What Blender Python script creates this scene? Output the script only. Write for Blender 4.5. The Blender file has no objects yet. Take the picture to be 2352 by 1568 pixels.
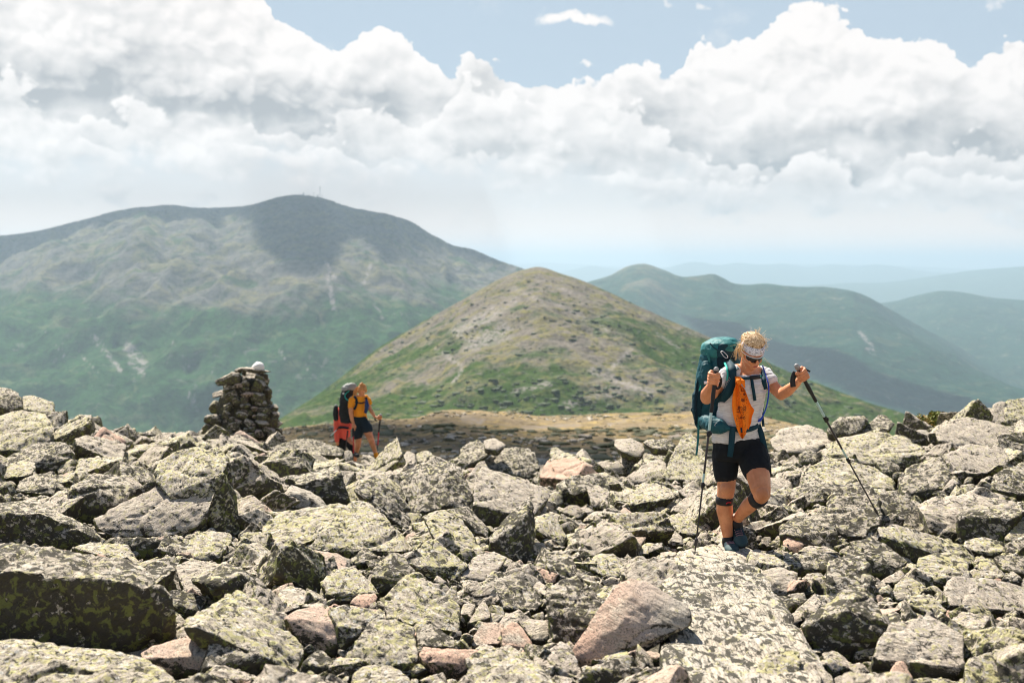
import bpy, bmesh, math, random
import numpy as np
from mathutils import Vector, Matrix, Euler
from mathutils.bvhtree import BVHTree

random.seed(7)
RNG = np.random.default_rng(11)
SC = bpy.context.scene
COL = SC.collection
PI = math.pi
FPX = 3266.7                       # focal length in units of a 2352 px wide frame (50 mm lens)
HOR = 610.0
PITCH = math.atan((784 - HOR) / FPX)
CP, SP = math.cos(PITCH), math.sin(PITCH)

def ray(px, py):
    a = (px - 1176.0) / FPX
    b = -(py - 784.0) / FPX
    return np.array([a, CP + b * SP, -SP + b * CP])

def at(px, py, Y):
    """world point seen at (px,py), at distance Y in front of the camera"""
    d = ray(px, py)
    return d * (Y / d[1])

def proj(P):
    x, y, z = P
    f = y * CP - z * SP
    u = y * SP + z * CP
    return 1176 + FPX * x / f, 784 - FPX * u / f

# ---------------------------------------------------------------- noise
_perm = np.arange(256); np.random.default_rng(3).shuffle(_perm)
_perm = np.concatenate([_perm, _perm, _perm])
_g = np.random.default_rng(5).normal(size=(256, 3)); _g /= np.linalg.norm(_g, axis=1)[:, None]
def perlin(p):
    p = np.asarray(p, dtype=np.float64)
    i = np.floor(p).astype(np.int64); f = p - i; i &= 255
    u = f * f * f * (f * (f * 6 - 15) + 10)
    def gr(dx, dy, dz):
        h = _perm[_perm[_perm[(i[:, 0] + dx) & 255] + ((i[:, 1] + dy) & 255)] + ((i[:, 2] + dz) & 255)]
        return ((f - np.array([dx, dy, dz])) * _g[h]).sum(1)
    x0 = gr(0,0,0) * (1 - u[:,0]) + gr(1,0,0) * u[:,0]
    x1 = gr(0,1,0) * (1 - u[:,0]) + gr(1,1,0) * u[:,0]
    x2 = gr(0,0,1) * (1 - u[:,0]) + gr(1,0,1) * u[:,0]
    x3 = gr(0,1,1) * (1 - u[:,0]) + gr(1,1,1) * u[:,0]
    y0 = x0 * (1 - u[:,1]) + x1 * u[:,1]
    y1 = x2 * (1 - u[:,1]) + x3 * u[:,1]
    return y0 * (1 - u[:,2]) + y1 * u[:,2]
def fbm(p, oct=4, lac=2.1, gain=0.5, ridged=False):
    p = np.asarray(p, dtype=np.float64); s = 0; a = 1.0
    for k in range(oct):
        n = perlin(p + 17.3 * k)
        s = s + a * ((0.35 - np.abs(n)) * 2 if ridged else n)
        p = p * lac; a *= gain
    return s

def catmull(pts, xs):
    """smooth monotone-ish interpolation of (x,y) control points"""
    pts = np.array(pts, float); x, y = pts[:, 0], pts[:, 1]
    m = np.gradient(y, x)
    xs = np.clip(xs, x[0], x[-1]); k = np.clip(np.searchsorted(x, xs) - 1, 0, len(x) - 2)
    h = x[k+1] - x[k]; t = (xs - x[k]) / h
    return ((2*t**3 - 3*t**2 + 1) * y[k] + (t**3 - 2*t**2 + t) * h * m[k]
            + (-2*t**3 + 3*t**2) * y[k+1] + (t**3 - t**2) * h * m[k+1])

# ---------------------------------------------------------------- objects
def tag(o, label=None, cat=None, group=None, kind=None):
    if label: o['label'] = label
    if cat: o['category'] = cat
    if group: o['group'] = group
    if kind: o['kind'] = kind
    return o
def empty(name, loc):
    o = bpy.data.objects.new(name, None); COL.objects.link(o); o.location = loc
    o.empty_display_size = 0.1
    return o
def mesh_obj(name, verts, faces, mat=None, parent=None, loc=(0, 0, 0), smooth=True, attrs=None):
    """verts in WORLD coordinates; loc = where the origin sits (top level)"""
    loc = np.array(loc, float)
    if parent is not None:
        base = np.array(parent_origin(parent))
    else:
        base = loc
    v = np.asarray(verts, float) - base
    me = bpy.data.meshes.new(name)
    if isinstance(faces, np.ndarray):
        me.vertices.add(len(v)); me.vertices.foreach_set('co', v.astype(np.float32).ravel())
        n = faces.shape[1]
        me.loops.add(faces.size); me.loops.foreach_set('vertex_index', faces.astype(np.int32).ravel())
        me.polygons.add(len(faces)); me.polygons.foreach_set('loop_start', np.arange(0, faces.size, n, dtype=np.int32))
        me.update(calc_edges=True)
    else:
        me.from_pydata(v.tolist(), [], faces)
    me.validate()
    me.polygons.foreach_set('use_smooth', np.full(len(me.polygons), smooth))
    if attrs:
        for k, val in attrs.items():
            a = me.attributes.new(k, 'FLOAT', 'POINT')
            a.data.foreach_set('value', np.asarray(val, np.float32))
    o = bpy.data.objects.new(name, me); COL.objects.link(o)
    if mat: me.materials.append(mat)
    if parent is not None: o.parent = parent
    else: o.location = loc
    return o
def parent_origin(p):
    v = np.array(p.location)
    while p.parent: p = p.parent; v = v + np.array(p.location)
    return v

# ---------------------------------------------------------------- node helpers
class NT:
    def __init__(self, tree): self.t = tree; self.n = tree.nodes; self.l = tree.links
    def node(self, typ, **kw):
        n = self.n.new(typ)
        for k, v in kw.items(): setattr(n, k, v)
        return n
    def put(self, sock, v):
        if isinstance(v, bpy.types.NodeSocket): self.l.new(v, sock)
        elif v is not None:
            try: sock.default_value = v
            except Exception: sock.default_value = (v[0], v[1], v[2], 1.0) if len(v) == 3 else v
    def math(self, op, a, b=None, c=None, clamp=False):
        n = self.node('ShaderNodeMath', operation=op, use_clamp=clamp)
        self.put(n.inputs[0], a)
        if b is not None: self.put(n.inputs[1], b)
        if c is not None: self.put(n.inputs[2], c)
        return n.outputs[0]
    def vmath(self, op, a, b=None, scale=None):
        n = self.node('ShaderNodeVectorMath', operation=op)
        self.put(n.inputs[0], a)
        if b is not None: self.put(n.inputs[1], b)
        if scale is not None: self.put(n.inputs['Scale'], scale)
        return n.outputs['Value'] if op in ('DOT_PRODUCT', 'LENGTH', 'DISTANCE') else n.outputs[0]
    def noise(self, vec, scale, detail=4, rough=0.5, dist=0.0, out=0, lac=2.0):
        n = self.node('ShaderNodeTexNoise'); self.put(n.inputs['Vector'], vec)
        n.inputs['Scale'].default_value = scale; n.inputs['Detail'].default_value = detail
        n.inputs['Roughness'].default_value = rough; n.inputs['Distortion'].default_value = dist
        n.inputs['Lacunarity'].default_value = lac
        return n.outputs[out]
    def voro(self, vec, scale, feature='F1', out='Distance', rand=1.0, detail=0, smooth=None):
        n = self.node('ShaderNodeTexVoronoi', feature=feature); self.put(n.inputs['Vector'], vec)
        n.inputs['Scale'].default_value = scale; n.inputs['Randomness'].default_value = rand
        if 'Detail' in n.inputs: n.inputs['Detail'].default_value = detail
        if smooth is not None: n.inputs['Smoothness'].default_value = smooth
        return n.outputs[out]
    def noise2(self, *a, **k):
        o = self.noise(*a, **k); o.node.noise_dimensions = '2D'; return o
    def voro2(self, *a, **k):
        o = self.voro(*a, **k); o.node.voronoi_dimensions = '2D'; return o
    def ramp(self, v, lo, hi, smooth=True, a=0.0, b=1.0):
        n = self.node('ShaderNodeMapRange', interpolation_type='SMOOTHSTEP' if smooth else 'LINEAR')
        self.put(n.inputs['Value'], v)
        n.inputs['From Min'].default_value = lo; n.inputs['From Max'].default_value = hi
        n.inputs['To Min'].default_value = a; n.inputs['To Max'].default_value = b
        return n.outputs[0]
    def mix(self, f, a, b):
        n = self.node('ShaderNodeMix', data_type='RGBA')
        self.put(n.inputs[0], f); self.put(n.inputs[6], a); self.put(n.inputs[7], b)
        return n.outputs[2]
    def fmix(self, f, a, b):
        n = self.node('ShaderNodeMix', data_type='FLOAT')
        self.put(n.inputs[0], f); self.put(n.inputs[2], a); self.put(n.inputs[3], b)
        return n.outputs[0]
    def mapping(self, vec, loc=(0,0,0), rot=(0,0,0), scale=(1,1,1)):
        n = self.node('ShaderNodeMapping'); self.put(n.inputs[0], vec)
        n.inputs[1].default_value = loc; n.inputs[2].default_value = rot; n.inputs[3].default_value = scale
        return n.outputs[0]

def srgb(r, g, b):
    f = lambda c: (c/255/12.92) if c/255 <= 0.04045 else ((c/255 + 0.055)/1.055)**2.4
    return (f(r), f(g), f(b), 1.0)

def new_mat(name):
    m = bpy.data.materials.new(name); m.use_nodes = True
    nt = NT(m.node_tree); nt.n.clear()
    out = nt.node('ShaderNodeOutputMaterial'); bs = nt.node('ShaderNodeBsdfPrincipled')
    nt.l.new(bs.outputs[0], out.inputs[0])
    bs.inputs['Specular IOR Level'].default_value = 0.25
    return m, nt, bs, out
def bump(nt, bs, h, strength=0.5, dist=0.01):
    b = nt.node('ShaderNodeBump'); b.inputs['Strength'].default_value = strength; b.inputs['Distance'].default_value = dist
    nt.put(b.inputs['Height'], h); nt.l.new(b.outputs[0], bs.inputs['Normal'])
def simple_mat(name, col, rough=0.8, noise_scale=60, var=0.15, bump_s=0.3, bump_d=0.002, metallic=0.0, spec=0.25, wave=None, sheen=0):
    m, nt, bs, out = new_mat(name)
    tc = nt.node('ShaderNodeTexCoord').outputs['Object']
    n = nt.noise(tc, noise_scale, 5, 0.6)
    c = nt.mix(n, tuple(x * (1 - var) for x in col[:3]) + (1,), tuple(min(1, x * (1 + var)) for x in col[:3]) + (1,))
    nt.put(bs.inputs['Base Color'], c)
    bs.inputs['Roughness'].default_value = rough; bs.inputs['Metallic'].default_value = metallic
    bs.inputs['Specular IOR Level'].default_value = spec
    if sheen: bs.inputs['Sheen Weight'].default_value = sheen
    bump(nt, bs, n, bump_s, bump_d)
    return m

# ---------------------------------------------------------------- camera, light
cam_d = bpy.data.cameras.new('camera'); cam = bpy.data.objects.new('camera', cam_d); COL.objects.link(cam)
cam_d.lens = 50; cam_d.sensor_width = 36; cam_d.clip_start = 0.1; cam_d.clip_end = 200000
cam.rotation_euler = (PI/2 - PITCH, 0, 0)
cam_d.dof.use_dof = True; cam_d.dof.focus_distance = 10.0; cam_d.dof.aperture_fstop = 3.2; cam_d.dof.aperture_blades = 0
SC.camera = cam
SUN = np.array([-0.45, 0.85, 1.25]); SUN /= np.linalg.norm(SUN)
sd = bpy.data.lights.new('sun', 'SUN'); so = bpy.data.objects.new('sun', sd); COL.objects.link(so)
sd.energy = 5.0; sd.angle = math.radians(0.5); sd.color = (1.0, 0.93, 0.82)
so.rotation_euler = Vector(SUN).to_track_quat('Z', 'Y').to_euler()
so.location = (-20, 30, 60)
SC.view_settings.view_transform = 'Standard'; SC.view_settings.look = 'None'
SC.view_settings.exposure = 1.1; SC.view_settings.gamma = 1.0
SC.cycles.use_denoising = True; SC.cycles.filter_width = 1.1
SC.cycles.max_bounces = 6; SC.cycles.diffuse_bounces = 3; SC.cycles.volume_bounces = 1
SC.cycles.transparent_max_bounces = 16
# ================================================================ SKY (world)
def build_sky():
    w = bpy.data.worlds.new('World'); SC.world = w; w.use_nodes = True
    nt = NT(w.node_tree); nt.n.clear()
    out = nt.node('ShaderNodeOutputWorld'); bg = nt.node('ShaderNodeBackground')
    nt.l.new(bg.outputs[0], out.inputs[0])
    sky = nt.node('ShaderNodeTexSky', sky_type='NISHITA', sun_disc=False)
    sky.sun_elevation = math.asin(SUN[2]); sky.sun_rotation = math.atan2(SUN[0], SUN[1])
    sky.altitude = 1600; sky.air_density = 1.0; sky.dust_density = 2.0; sky.ozone_density = 1.0
    STR = 0.06
    tc = nt.node('ShaderNodeTexCoord').outputs['Generated']
    sep = nt.node('ShaderNodeSeparateXYZ'); nt.l.new(tc, sep.inputs[0])
    az = nt.math('ARCTAN2', sep.outputs[0], sep.outputs[1])
    el = nt.math('ARCSINE', sep.outputs[2])
    comb = nt.node('ShaderNodeCombineXYZ'); nt.l.new(az, comb.inputs[0]); nt.l.new(el, comb.inputs[1])
    p = comb.outputs[0]
    # billowing warp of the coordinates
    def warp(vec, scale, amp, detail, rough):
        n = nt.node('ShaderNodeTexNoise', noise_dimensions='2D'); nt.put(n.inputs['Vector'], vec)
        n.inputs['Scale'].default_value = scale; n.inputs['Detail'].default_value = detail; n.inputs['Roughness'].default_value = rough
        c = nt.vmath('SUBTRACT', n.outputs['Color'], (0.5, 0.5, 0.5))
        return nt.vmath('ADD', vec, nt.vmath('SCALE', c, scale=amp))
    pst = nt.mapping(p, scale=(1.0, 1.35, 1.0))
    pw = warp(p, 24, 0.036, 4, 0.58)
    sw = nt.node('ShaderNodeSeparateXYZ'); nt.l.new(pw, sw.inputs[0]); U, V = sw.outputs[0], sw.outputs[1]
    # puffs: fractal smooth voronoi, large value in the middle of each puff
    def puff(vec):
        a = nt.voro2(vec, 17, 'SMOOTH_F1', smooth=0.5); b = nt.voro2(vec, 42, 'SMOOTH_F1', smooth=0.45); c = nt.voro2(vec, 105, 'SMOOTH_F1', smooth=0.45)
        return nt.math('SUBTRACT', 1.0, nt.math('ADD', nt.math('MULTIPLY', a, 0.85), nt.math('ADD', nt.math('MULTIPLY', b, 0.5), nt.math('MULTIPLY', c, 0.28))))
    pv = warp(pst, 26, 0.022, 4, 0.6)
    Pf = puff(pv)
    off = nt.vmath('ADD', pv, (-0.004, 0.009, 0))
    Pf2 = puff(off)
    def curve(x, pts, lo, hi):
        n = nt.node('ShaderNodeFloatCurve'); nt.put(n.inputs['Value'], nt.ramp(x, -0.45, 0.45, smooth=False))
        c = n.mapping.curves[0]
        q = [(((px - 1176) / FPX + 0.45) / 0.9, ((HOR - py) / FPX - lo) / (hi - lo)) for px, py in pts]
        q = [(0, q[0][1])] + q + [(1, q[-1][1])]
        while len(c.points) < len(q): c.points.new(0.5, 0.5)
        for k, (a, b) in enumerate(q): c.points[k].location = (a, b); c.points[k].handle_type = 'VECTOR'
        n.mapping.update()
        return nt.math('MULTIPLY_ADD', n.outputs[0], hi - lo, lo)
    top = [(-150,-60),(560,-60),(615,-25),(640,15),(690,55),(720,85),(765,118),(800,112),(845,92),(880,84),(930,98),(985,132),(1045,182),(1100,162),(1200,182),(1255,172),
           (1330,168),(1360,186),(1440,168),(1540,176),(1566,172),(1572,108),(1600,104),(1640,120),(1710,96),(1770,60),(1850,42),(1905,50),(1960,96),(2015,90),(2060,128),(2130,142),(2185,170),(2230,156),(2270,128),(2352,120),(2450,90)]
    bot = [(-150,398),(0,400),(180,414),(430,412),(560,398),(720,402),(800,420),(900,425),(960,405),(1080,408),(1176,425),(1280,420),(1380,446),(1540,458),(1700,470),(2000,468),(2150,478),(2352,488)]
    mid = [(-150,215),(0,222),(90,232),(200,262),(300,258),(420,276),(520,300),(620,292),(720,305),(800,282),(900,268),(960,280),(1010,232),(1070,200),(1180,215),(1250,240),(1310,236),(1400,280),(1470,262),(1530,300),(1600,330),(1650,372),(1720,352),(1790,395),(1880,380),(1960,405),(2040,350),(2110,372),(2180,318),(2240,362),(2300,330),(2352,345)]
    mid2 = [(-150,330),(0,322),(110,345),(220,318),(330,338),(430,352),(540,338),(640,352),(730,330),(840,356),(960,345),(1060,362),(1180,330),(1290,372),(1370,392),(1480,400),(1580,412),(1700,420),(1800,398),(1880,388),(1950,418),(2050,408),(2130,430),(2220,410),(2352,425)]
    T = curve(U, top, -0.05, 0.3); B = curve(U, bot, -0.05, 0.3); T2 = curve(U, mid, -0.05, 0.3); T3 = curve(U, mid2, -0.05, 0.3)
    dT = nt.math('SUBTRACT', T, V); dB = nt.math('SUBTRACT', V, B)
    pfx = nt.math('MULTIPLY', nt.math('SUBTRACT', Pf, 0.35), 0.022)
    mT = nt.ramp(nt.math('ADD', dT, pfx), -0.0002, 0.0022)
    mB = nt.ramp(nt.math('ADD', dB, nt.math('MULTIPLY', pfx, 1.6)), -0.012, 0.012)
    mask = nt.math('MULTIPLY', mT, mB)
    # small separate clouds
    vc = nt.node('ShaderNodeCombineXYZ'); nt.l.new(U, vc.inputs[0]); nt.l.new(V, vc.inputs[1])
    def add_all(lst, vec):
        s = 0.0
        for (px, py, rx, ry, st) in lst:
            sx, sy = FPX / rx, FPX / ry
            n = nt.node('ShaderNodeVectorMath', operation='MULTIPLY_ADD'); nt.put(n.inputs[0], vec)
            n.inputs[1].default_value = (sx, sy, 0); n.inputs[2].default_value = (-(px - 1176) / FPX * sx, -(HOR - py) / FPX * sy, 0)
            d2 = nt.vmath('DOT_PRODUCT', n.outputs[0], n.outputs[0])
            s = nt.math('MULTIPLY_ADD', nt.math('POWER', 0.3679, d2), st, s)
        return s
    small = add_all([(1330,50,75,24,1.0),(1545,22,26,22,.7),(1740,8,60,22,.8),(1610,55,30,14,.6),(1100,8,110,16,.65),(2300,8,120,42,1.25),(1460,140,8,6,.5),(1340,150,22,14,.8),
                     (310,452,85,34,.75),(478,462,70,32,1.0),(700,455,130,20,.45),(1625,472,95,24,1.0),(1470,478,70,13,.55),(1910,486,60,17,.55),(2150,500,50,17,.65),(2330,60,25,14,.5),(1420,440,140,28,.7)], vc.outputs[0])
    ms = nt.ramp(nt.math('ADD', small, nt.math('MULTIPLY', nt.math('SUBTRACT', Pf, 0.3), 0.8)), 0.45, 0.85)
    mask = nt.math('MAXIMUM', mask, ms)
    wisps = nt.ramp(nt.noise2(pst, 9, 7, 0.6), 0.60, 0.80)
    mask = nt.math('MAXIMUM', mask, nt.math('MULTIPLY', wisps, 0.4))
    # shading of the cloud body
    pg = warp(p, 20, 0.020, 4, 0.55)
    dark = add_all([(60,205,270,62,.95),(330,150,170,90,.5),(480,225,230,52,.7),(650,258,230,44,1.0),(880,242,190,34,.6),(760,330,120,26,.35),(190,330,90,26,.22),(400,395,160,12,.5),
                    (20,40,60,60,.35),(850,200,80,40,.25),(960,330,160,20,.25),(1110,270,70,40,.3),
                    (1465,368,120,30,.95),(1300,345,90,26,.4),(1460,290,40,24,.5),(1350,400,90,12,.5),(1760,392,90,34,.75),(1830,415,90,22,.9),(1650,405,120,26,.55),(1960,320,130,28,.6),(2060,300,80,50,.4),(2215,335,60,44,.95),(2150,300,60,60,.3),
                    (1800,458,200,9,1.0),(2090,400,130,34,.6),(2320,430,60,28,.5),(1180,395,60,20,.35),(1330,230,80,30,.2),(1530,240,70,40,.2),(1600,330,80,40,.2),(1830,300,120,60,.18),(2330,230,60,60,.2),(2000,440,160,16,.3)], pg)
    rel = nt.math('SUBTRACT', Pf2, Pf)                      # lit where density falls off towards the sun
    relief = nt.math('MULTIPLY', rel, -1.0)
    big = nt.noise2(pst, 13, 6, 0.55)
    sh = nt.math('MULTIPLY', nt.math('MULTIPLY', dark, nt.ramp(Pf, 0.62, 0.18, a=0.45, b=1.1)), 0.52)
    sh = nt.math('ADD', sh, nt.math('MULTIPLY', nt.ramp(big, 0.45, 0.75), 0.14))
    sh = nt.math('SUBTRACT', sh, nt.math('MULTIPLY', relief, 0.75))
    sh = nt.math('ADD', sh, nt.math('MULTIPLY', nt.ramp(dT, 0.0, 0.03, a=-0.08, b=0.10), 1.0))
    # overlapping banks: each nearer bank has a bright crown against the shaded foot of the one behind
    def bank(sh, Tn, drop, amp, dk_, edge, top_s, fall):
        dn = nt.math('ADD', nt.math('SUBTRACT', Tn, V), nt.math('MULTIPLY', nt.math('SUBTRACT', Pf, 0.35), amp))
        m_ = nt.ramp(dn, -edge * .3, edge)
        foot = nt.ramp(dn, -drop, 0.0, a=0.0, b=dk_)
        up_ = nt.math('ADD', sh, nt.math('MULTIPLY', foot, nt.ramp(big, 0.30, 0.58)))
        own = nt.math('ADD', nt.ramp(dn, 0.0, fall, a=top_s, b=top_s + .30), nt.math('SUBTRACT', nt.math('MULTIPLY', sh, 0.5), nt.math('MULTIPLY', relief, 0.25)))
        f_ = nt.math('MULTIPLY', m_, nt.ramp(big, 0.36, 0.50, a=0.35, b=1.0))
        return nt.fmix(f_, up_, own)
    sh = bank(sh, T2, 0.030, 0.026, 0.34, 0.0035, -0.04, 0.030)
    sh = bank(sh, T3, 0.018, 0.022, 0.26, 0.0035, -0.02, 0.022)
    sh = nt.math('MINIMUM', nt.math('MAXIMUM', sh, 0.0), 1.0)
    k = 1.0 / STR
    K_ = 0.448 * k
    white = (1.08*K_, 1.03*K_, 1.0*K_, 1); grey = (0.46*K_, 0.48*K_, 0.50*K_, 1)
    cloud = nt.mix(sh, white, grey)
    # pale horizon air
    hz = nt.ramp(el, 0.02, 0.12, smooth=True)
    # clear-sky colour: physically based sky, thinned by high white veil
    sc = nt.vmath('SCALE', sky.outputs[0], scale=1.0)
    veil = (0.53*K_, 0.64*K_, 0.75*K_, 1)
    base = nt.mix(0.92, sc, veil)
    lowair = (1.42*K_, 1.10*K_, 0.90*K_, 1)
    lowair = nt.mix(nt.ramp(el, 0.004, 0.05), lowair, (0.93*K_, 0.88*K_, 0.84*K_, 1))
    base = nt.mix(hz, lowair, base)
    col = nt.mix(mask, base, cloud)
    # above the frame and behind: blend back to the sky model
    hi = nt.ramp(el, 0.24, 0.45)
    col = nt.mix(hi, col, sc)
    nt.put(bg.inputs[0], col); bg.inputs[1].default_value = STR
    w.cycles.sampling_method = 'MANUAL'; w.cycles.sample_map_resolution = 512
build_sky()
# ================================================================ MOUNTAINS
def terrain_mat(name, rock, green, sedge, zc, zw, tex=1.0, seed=0, contrast=1.0, greenbias=0.0, scree=(0.30,0.27,0.25)):
    """world-space (object origin at the camera foot) procedural: green low down, grey rock and tan sedge high up"""
    m, nt, bs, out = new_mat(name)
    g = nt.node('ShaderNodeNewGeometry'); P = g.outputs['Position']
    sp = nt.node('ShaderNodeSeparateXYZ'); nt.l.new(P, sp.inputs[0])
    q = nt.mapping(P, loc=(seed*13.1, seed*7.7, seed*3.3), scale=(1/tex, 1/tex, 1.6/tex))
    n1 = nt.noise(q, 0.0022, 6, 0.6); n2 = nt.noise(q, 0.010, 8, 0.65, dist=0.6); n3 = nt.noise(q, 0.05, 6, 0.7)
    # green where low, with patchy border
    h = nt.math('ADD', sp.outputs[2], nt.math('MULTIPLY', nt.math('SUBTRACT', n1, 0.5), zw * 5.0))
    h = nt.math('ADD', h, nt.math('MULTIPLY', nt.math('SUBTRACT', n2, 0.5), zw * 3.0))
    gm = nt.ramp(h, zc + zw * 0.6, zc - zw * 0.6)
    gm = nt.math('ADD', gm, greenbias, clamp=True)
    patch = nt.ramp(n2, 0.46, 0.60)
    top = nt.mix(patch, rock, sedge)
    top = nt.mix(nt.ramp(n3, 0.42, 0.66), top, tuple(c * 0.55 for c in rock[:3]) + (1,))
    gr = nt.mix(nt.ramp(n3, 0.38, 0.66), green, tuple(c * 0.5 for c in green[:3]) + (1,))
    gr = nt.mix(nt.ramp(n2, 0.56, 0.68), gr, tuple(0.6 * a + 0.4 * b for a, b in zip(green[:3], sedge[:3])) + (1,))
    n5 = nt.noise(nt.mapping(q, loc=(31, 7, 3)), 0.006, 9, 0.72, dist=1.0)
    n6 = nt.noise(nt.mapping(q, loc=(3, 57, 13)), 0.022, 8, 0.7, dist=0.8)
    top = nt.mix(nt.math('MULTIPLY', nt.ramp(n5, 0.55, 0.62), 0.7), top, tuple(0.8 * a for a in green[:3]) + (1,))
    gr = nt.mix(nt.ramp(n5, 0.46, 0.34), gr, tuple(0.65 * a + 0.35 * b for a, b in zip(green[:3], sedge[:3])) + (1,))
    gr = nt.mix(nt.math('MULTIPLY', nt.ramp(n6, 0.58, 0.66), 0.6), gr, tuple(c * 1.15 for c in rock[:3]) + (1,))
    col = nt.mix(gm, top, gr)
    col = nt.mix(nt.math('MULTIPLY', nt.ramp(n6, 0.46, 0.36), 0.7), col, tuple(c * 0.35 for c in green[:3]) + (1,))
    # scree gullies: attribute
    at_ = nt.node('ShaderNodeAttribute', attribute_name='scree')
    sm = nt.math('MULTIPLY', nt.ramp(nt.math('MULTIPLY', at_.outputs['Fac'], nt.ramp(n3, 0.36, 0.62)), 0.10, 0.55), 0.75)
    col = nt.mix(sm, col, tuple(scree) + (1,))
    nt.put(bs.inputs['Base Color'], col)
    bs.inputs['Roughness'].default_value = 1.0; bs.inputs['Specular IOR Level'].default_value = 0.0
    bump(nt, bs, nt.math('ADD', nt.math('MULTIPLY', n2, 1.0), nt.math('MULTIPLY', n3, 0.4)), 0.9, 14 * tex * contrast)
    return m

def fan(name, crest, Dc, foot_y, Df, mat, ncol=260, nrow=120, x0=-500, x1=2850, conv=0.7, amp=40, wl=500, spur=0, spurwl=1500, shift=0, seed=0, crestn=2.0, scree=None, back=0.35, screepts=None, neard=0):
    """mountain as a surface in space: columns are bearings, rows run from the valley floor up to the crest and down the far side"""
    xs = np.linspace(x0, x1, ncol)
    cy = catmull(crest, xs) + fbm(np.stack([xs/60, xs*0 + seed, xs*0], 1), 4) * crestn
    dc = catmull(Dc, xs) if isinstance(Dc, list) else np.full(ncol, float(Dc))
    fy = catmull(foot_y, xs) if isinstance(foot_y, list) else np.full(ncol, float(foot_y))
    df = catmull(Df, xs) if isinstance(Df, list) else np.full(ncol, float(Df))
    ts = np.linspace(0, 1, nrow)
    rows = []; sc_ = []
    tanb = lambda py: -(np.tan(PITCH + np.arctan((py - 784) / FPX)))   # dz per unit y
    zc = tanb(cy) * dc; zf = tanb(fy) * df
    bx = (xs - 1176) / FPX / (CP)                                        # x per unit y (close enough)
    for t in ts:
        D = df + (dc - df) * t
        s = 1 - (1 - t) ** (1/conv) if conv <= 1 else t ** conv
        z = zf + (zc - zf) * s
        rows.append(np.stack([bx * D, D, z], 1))
    nb = 14
    for k in range(1, nb + 1):
        D = dc * (1 + back * k / nb); z = zc - (abs(dc - df) * 0.10 + dc * back * 0.35) * (k / nb) ** 1.25
        rows.append(np.stack([bx * D, D, z], 1))
    V = np.concatenate(rows); n = len(rows)
    tt = np.concatenate([np.repeat(ts, ncol), np.repeat(1 + np.arange(1, nb + 1) / nb, ncol)])
    fade = np.clip((1 - tt) * 3.5, 0, 1); fade[tt > 1] = np.clip((tt[tt > 1] - 1) * 3, 0, 1)
    q = V.copy(); q[:, 2] = 0
    d = fbm(q / wl + seed, 6, ridged=True, gain=0.55) * amp * (fade * 0.92 + 0.08)
    if spur:
        q2 = V.copy(); q2[:, 0] += q2[:, 1] * shift; q2[:, 1] *= 0.25; q2[:, 2] = seed * 9
        d += fbm(q2 / spurwl + 3.1 * seed, 3, ridged=True, gain=0.45) * spur * fade * np.clip(tt * 6, 0, 1)
    if neard: d *= np.clip(V[:, 1] / neard, 0.02, 1)
    V[:, 2] += d
    cols = np.tile(np.arange(ncol), n); wgt = np.clip((tt - .25) / .6, 0, 1)
    for _ in range(4):      # keep the skyline where the crest line was surveyed
        py_ = 784 - FPX * (V[:, 1] * SP + V[:, 2] * CP) / (V[:, 1] * CP - V[:, 2] * SP)
        k_ = np.argmin(py_.reshape(n, ncol), 0); Z_ = V[:, 2].reshape(n, ncol); Y_ = V[:, 1].reshape(n, ncol); j_ = np.arange(ncol)
        dz = tanb(cy) * Y_[k_, j_] - Z_[k_, j_]
        V[:, 2] += dz[cols] * wgt
    i = np.arange(n - 1)[:, None] * ncol + np.arange(ncol - 1)[None, :]
    F = np.stack([i, i + 1, i + ncol + 1, i + ncol], -1).reshape(-1, 4)
    sc_ = np.zeros(len(V))
    if screepts:
        P = np.array([proj(v) for v in V])
        for (ax, ay, bx_, by, wd, st) in screepts:
            a = np.array([ax, ay], float); b = np.array([bx_, by], float); ab = b - a
            t = np.clip(((P - a) @ ab) / (ab @ ab), 0, 1)
            wob = perlin(np.stack([P[:, 1] / 25, P[:, 0] * 0 + ax, P[:, 0] * 0], 1)) * wd * 1.5
            c = a + t[:, None] * ab; c[:, 0] += wob
            dd = np.linalg.norm(P - c, axis=1)
            sc_ = np.maximum(sc_, st * np.exp(-(dd / wd) ** 2))
        sc_[tt > 1] = 0
    o = mesh_obj(name, V, F, mat, smooth=True, attrs={'scree': sc_})
    tag(o, kind='structure')
    return o

M_wash = terrain_mat('alpine_slope_far', (0.135,0.130,0.118,1), (0.036,0.092,0.030,1), (0.165,0.155,0.085,1), -95, 60, tex=1.0, seed=1)
M_mid = terrain_mat('alpine_slope_mid', (0.20,0.175,0.15,1), (0.052,0.092,0.023,1), (0.20,0.18,0.072,1), -95, 80, tex=0.22, seed=2, greenbias=0.05)
M_wood = terrain_mat('wooded_slope', (0.16,0.15,0.11,1), (0.022,0.066,0.040,1), (0.13,0.12,0.06,1), -40, 90, tex=1.3, seed=3)
M_far = terrain_mat('far_hills', (0.09,0.12,0.08,1), (0.05,0.10,0.06,1), (0.10,0.12,0.08,1), 3000, 60, tex=4, seed=4, contrast=0.3)
M_sad = terrain_mat('saddle_turf', (0.25,0.20,0.135,1), (0.17,0.145,0.055,1), (0.36,0.27,0.12,1), -4000, 60, tex=0.06, seed=5, contrast=0.6)

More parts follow.
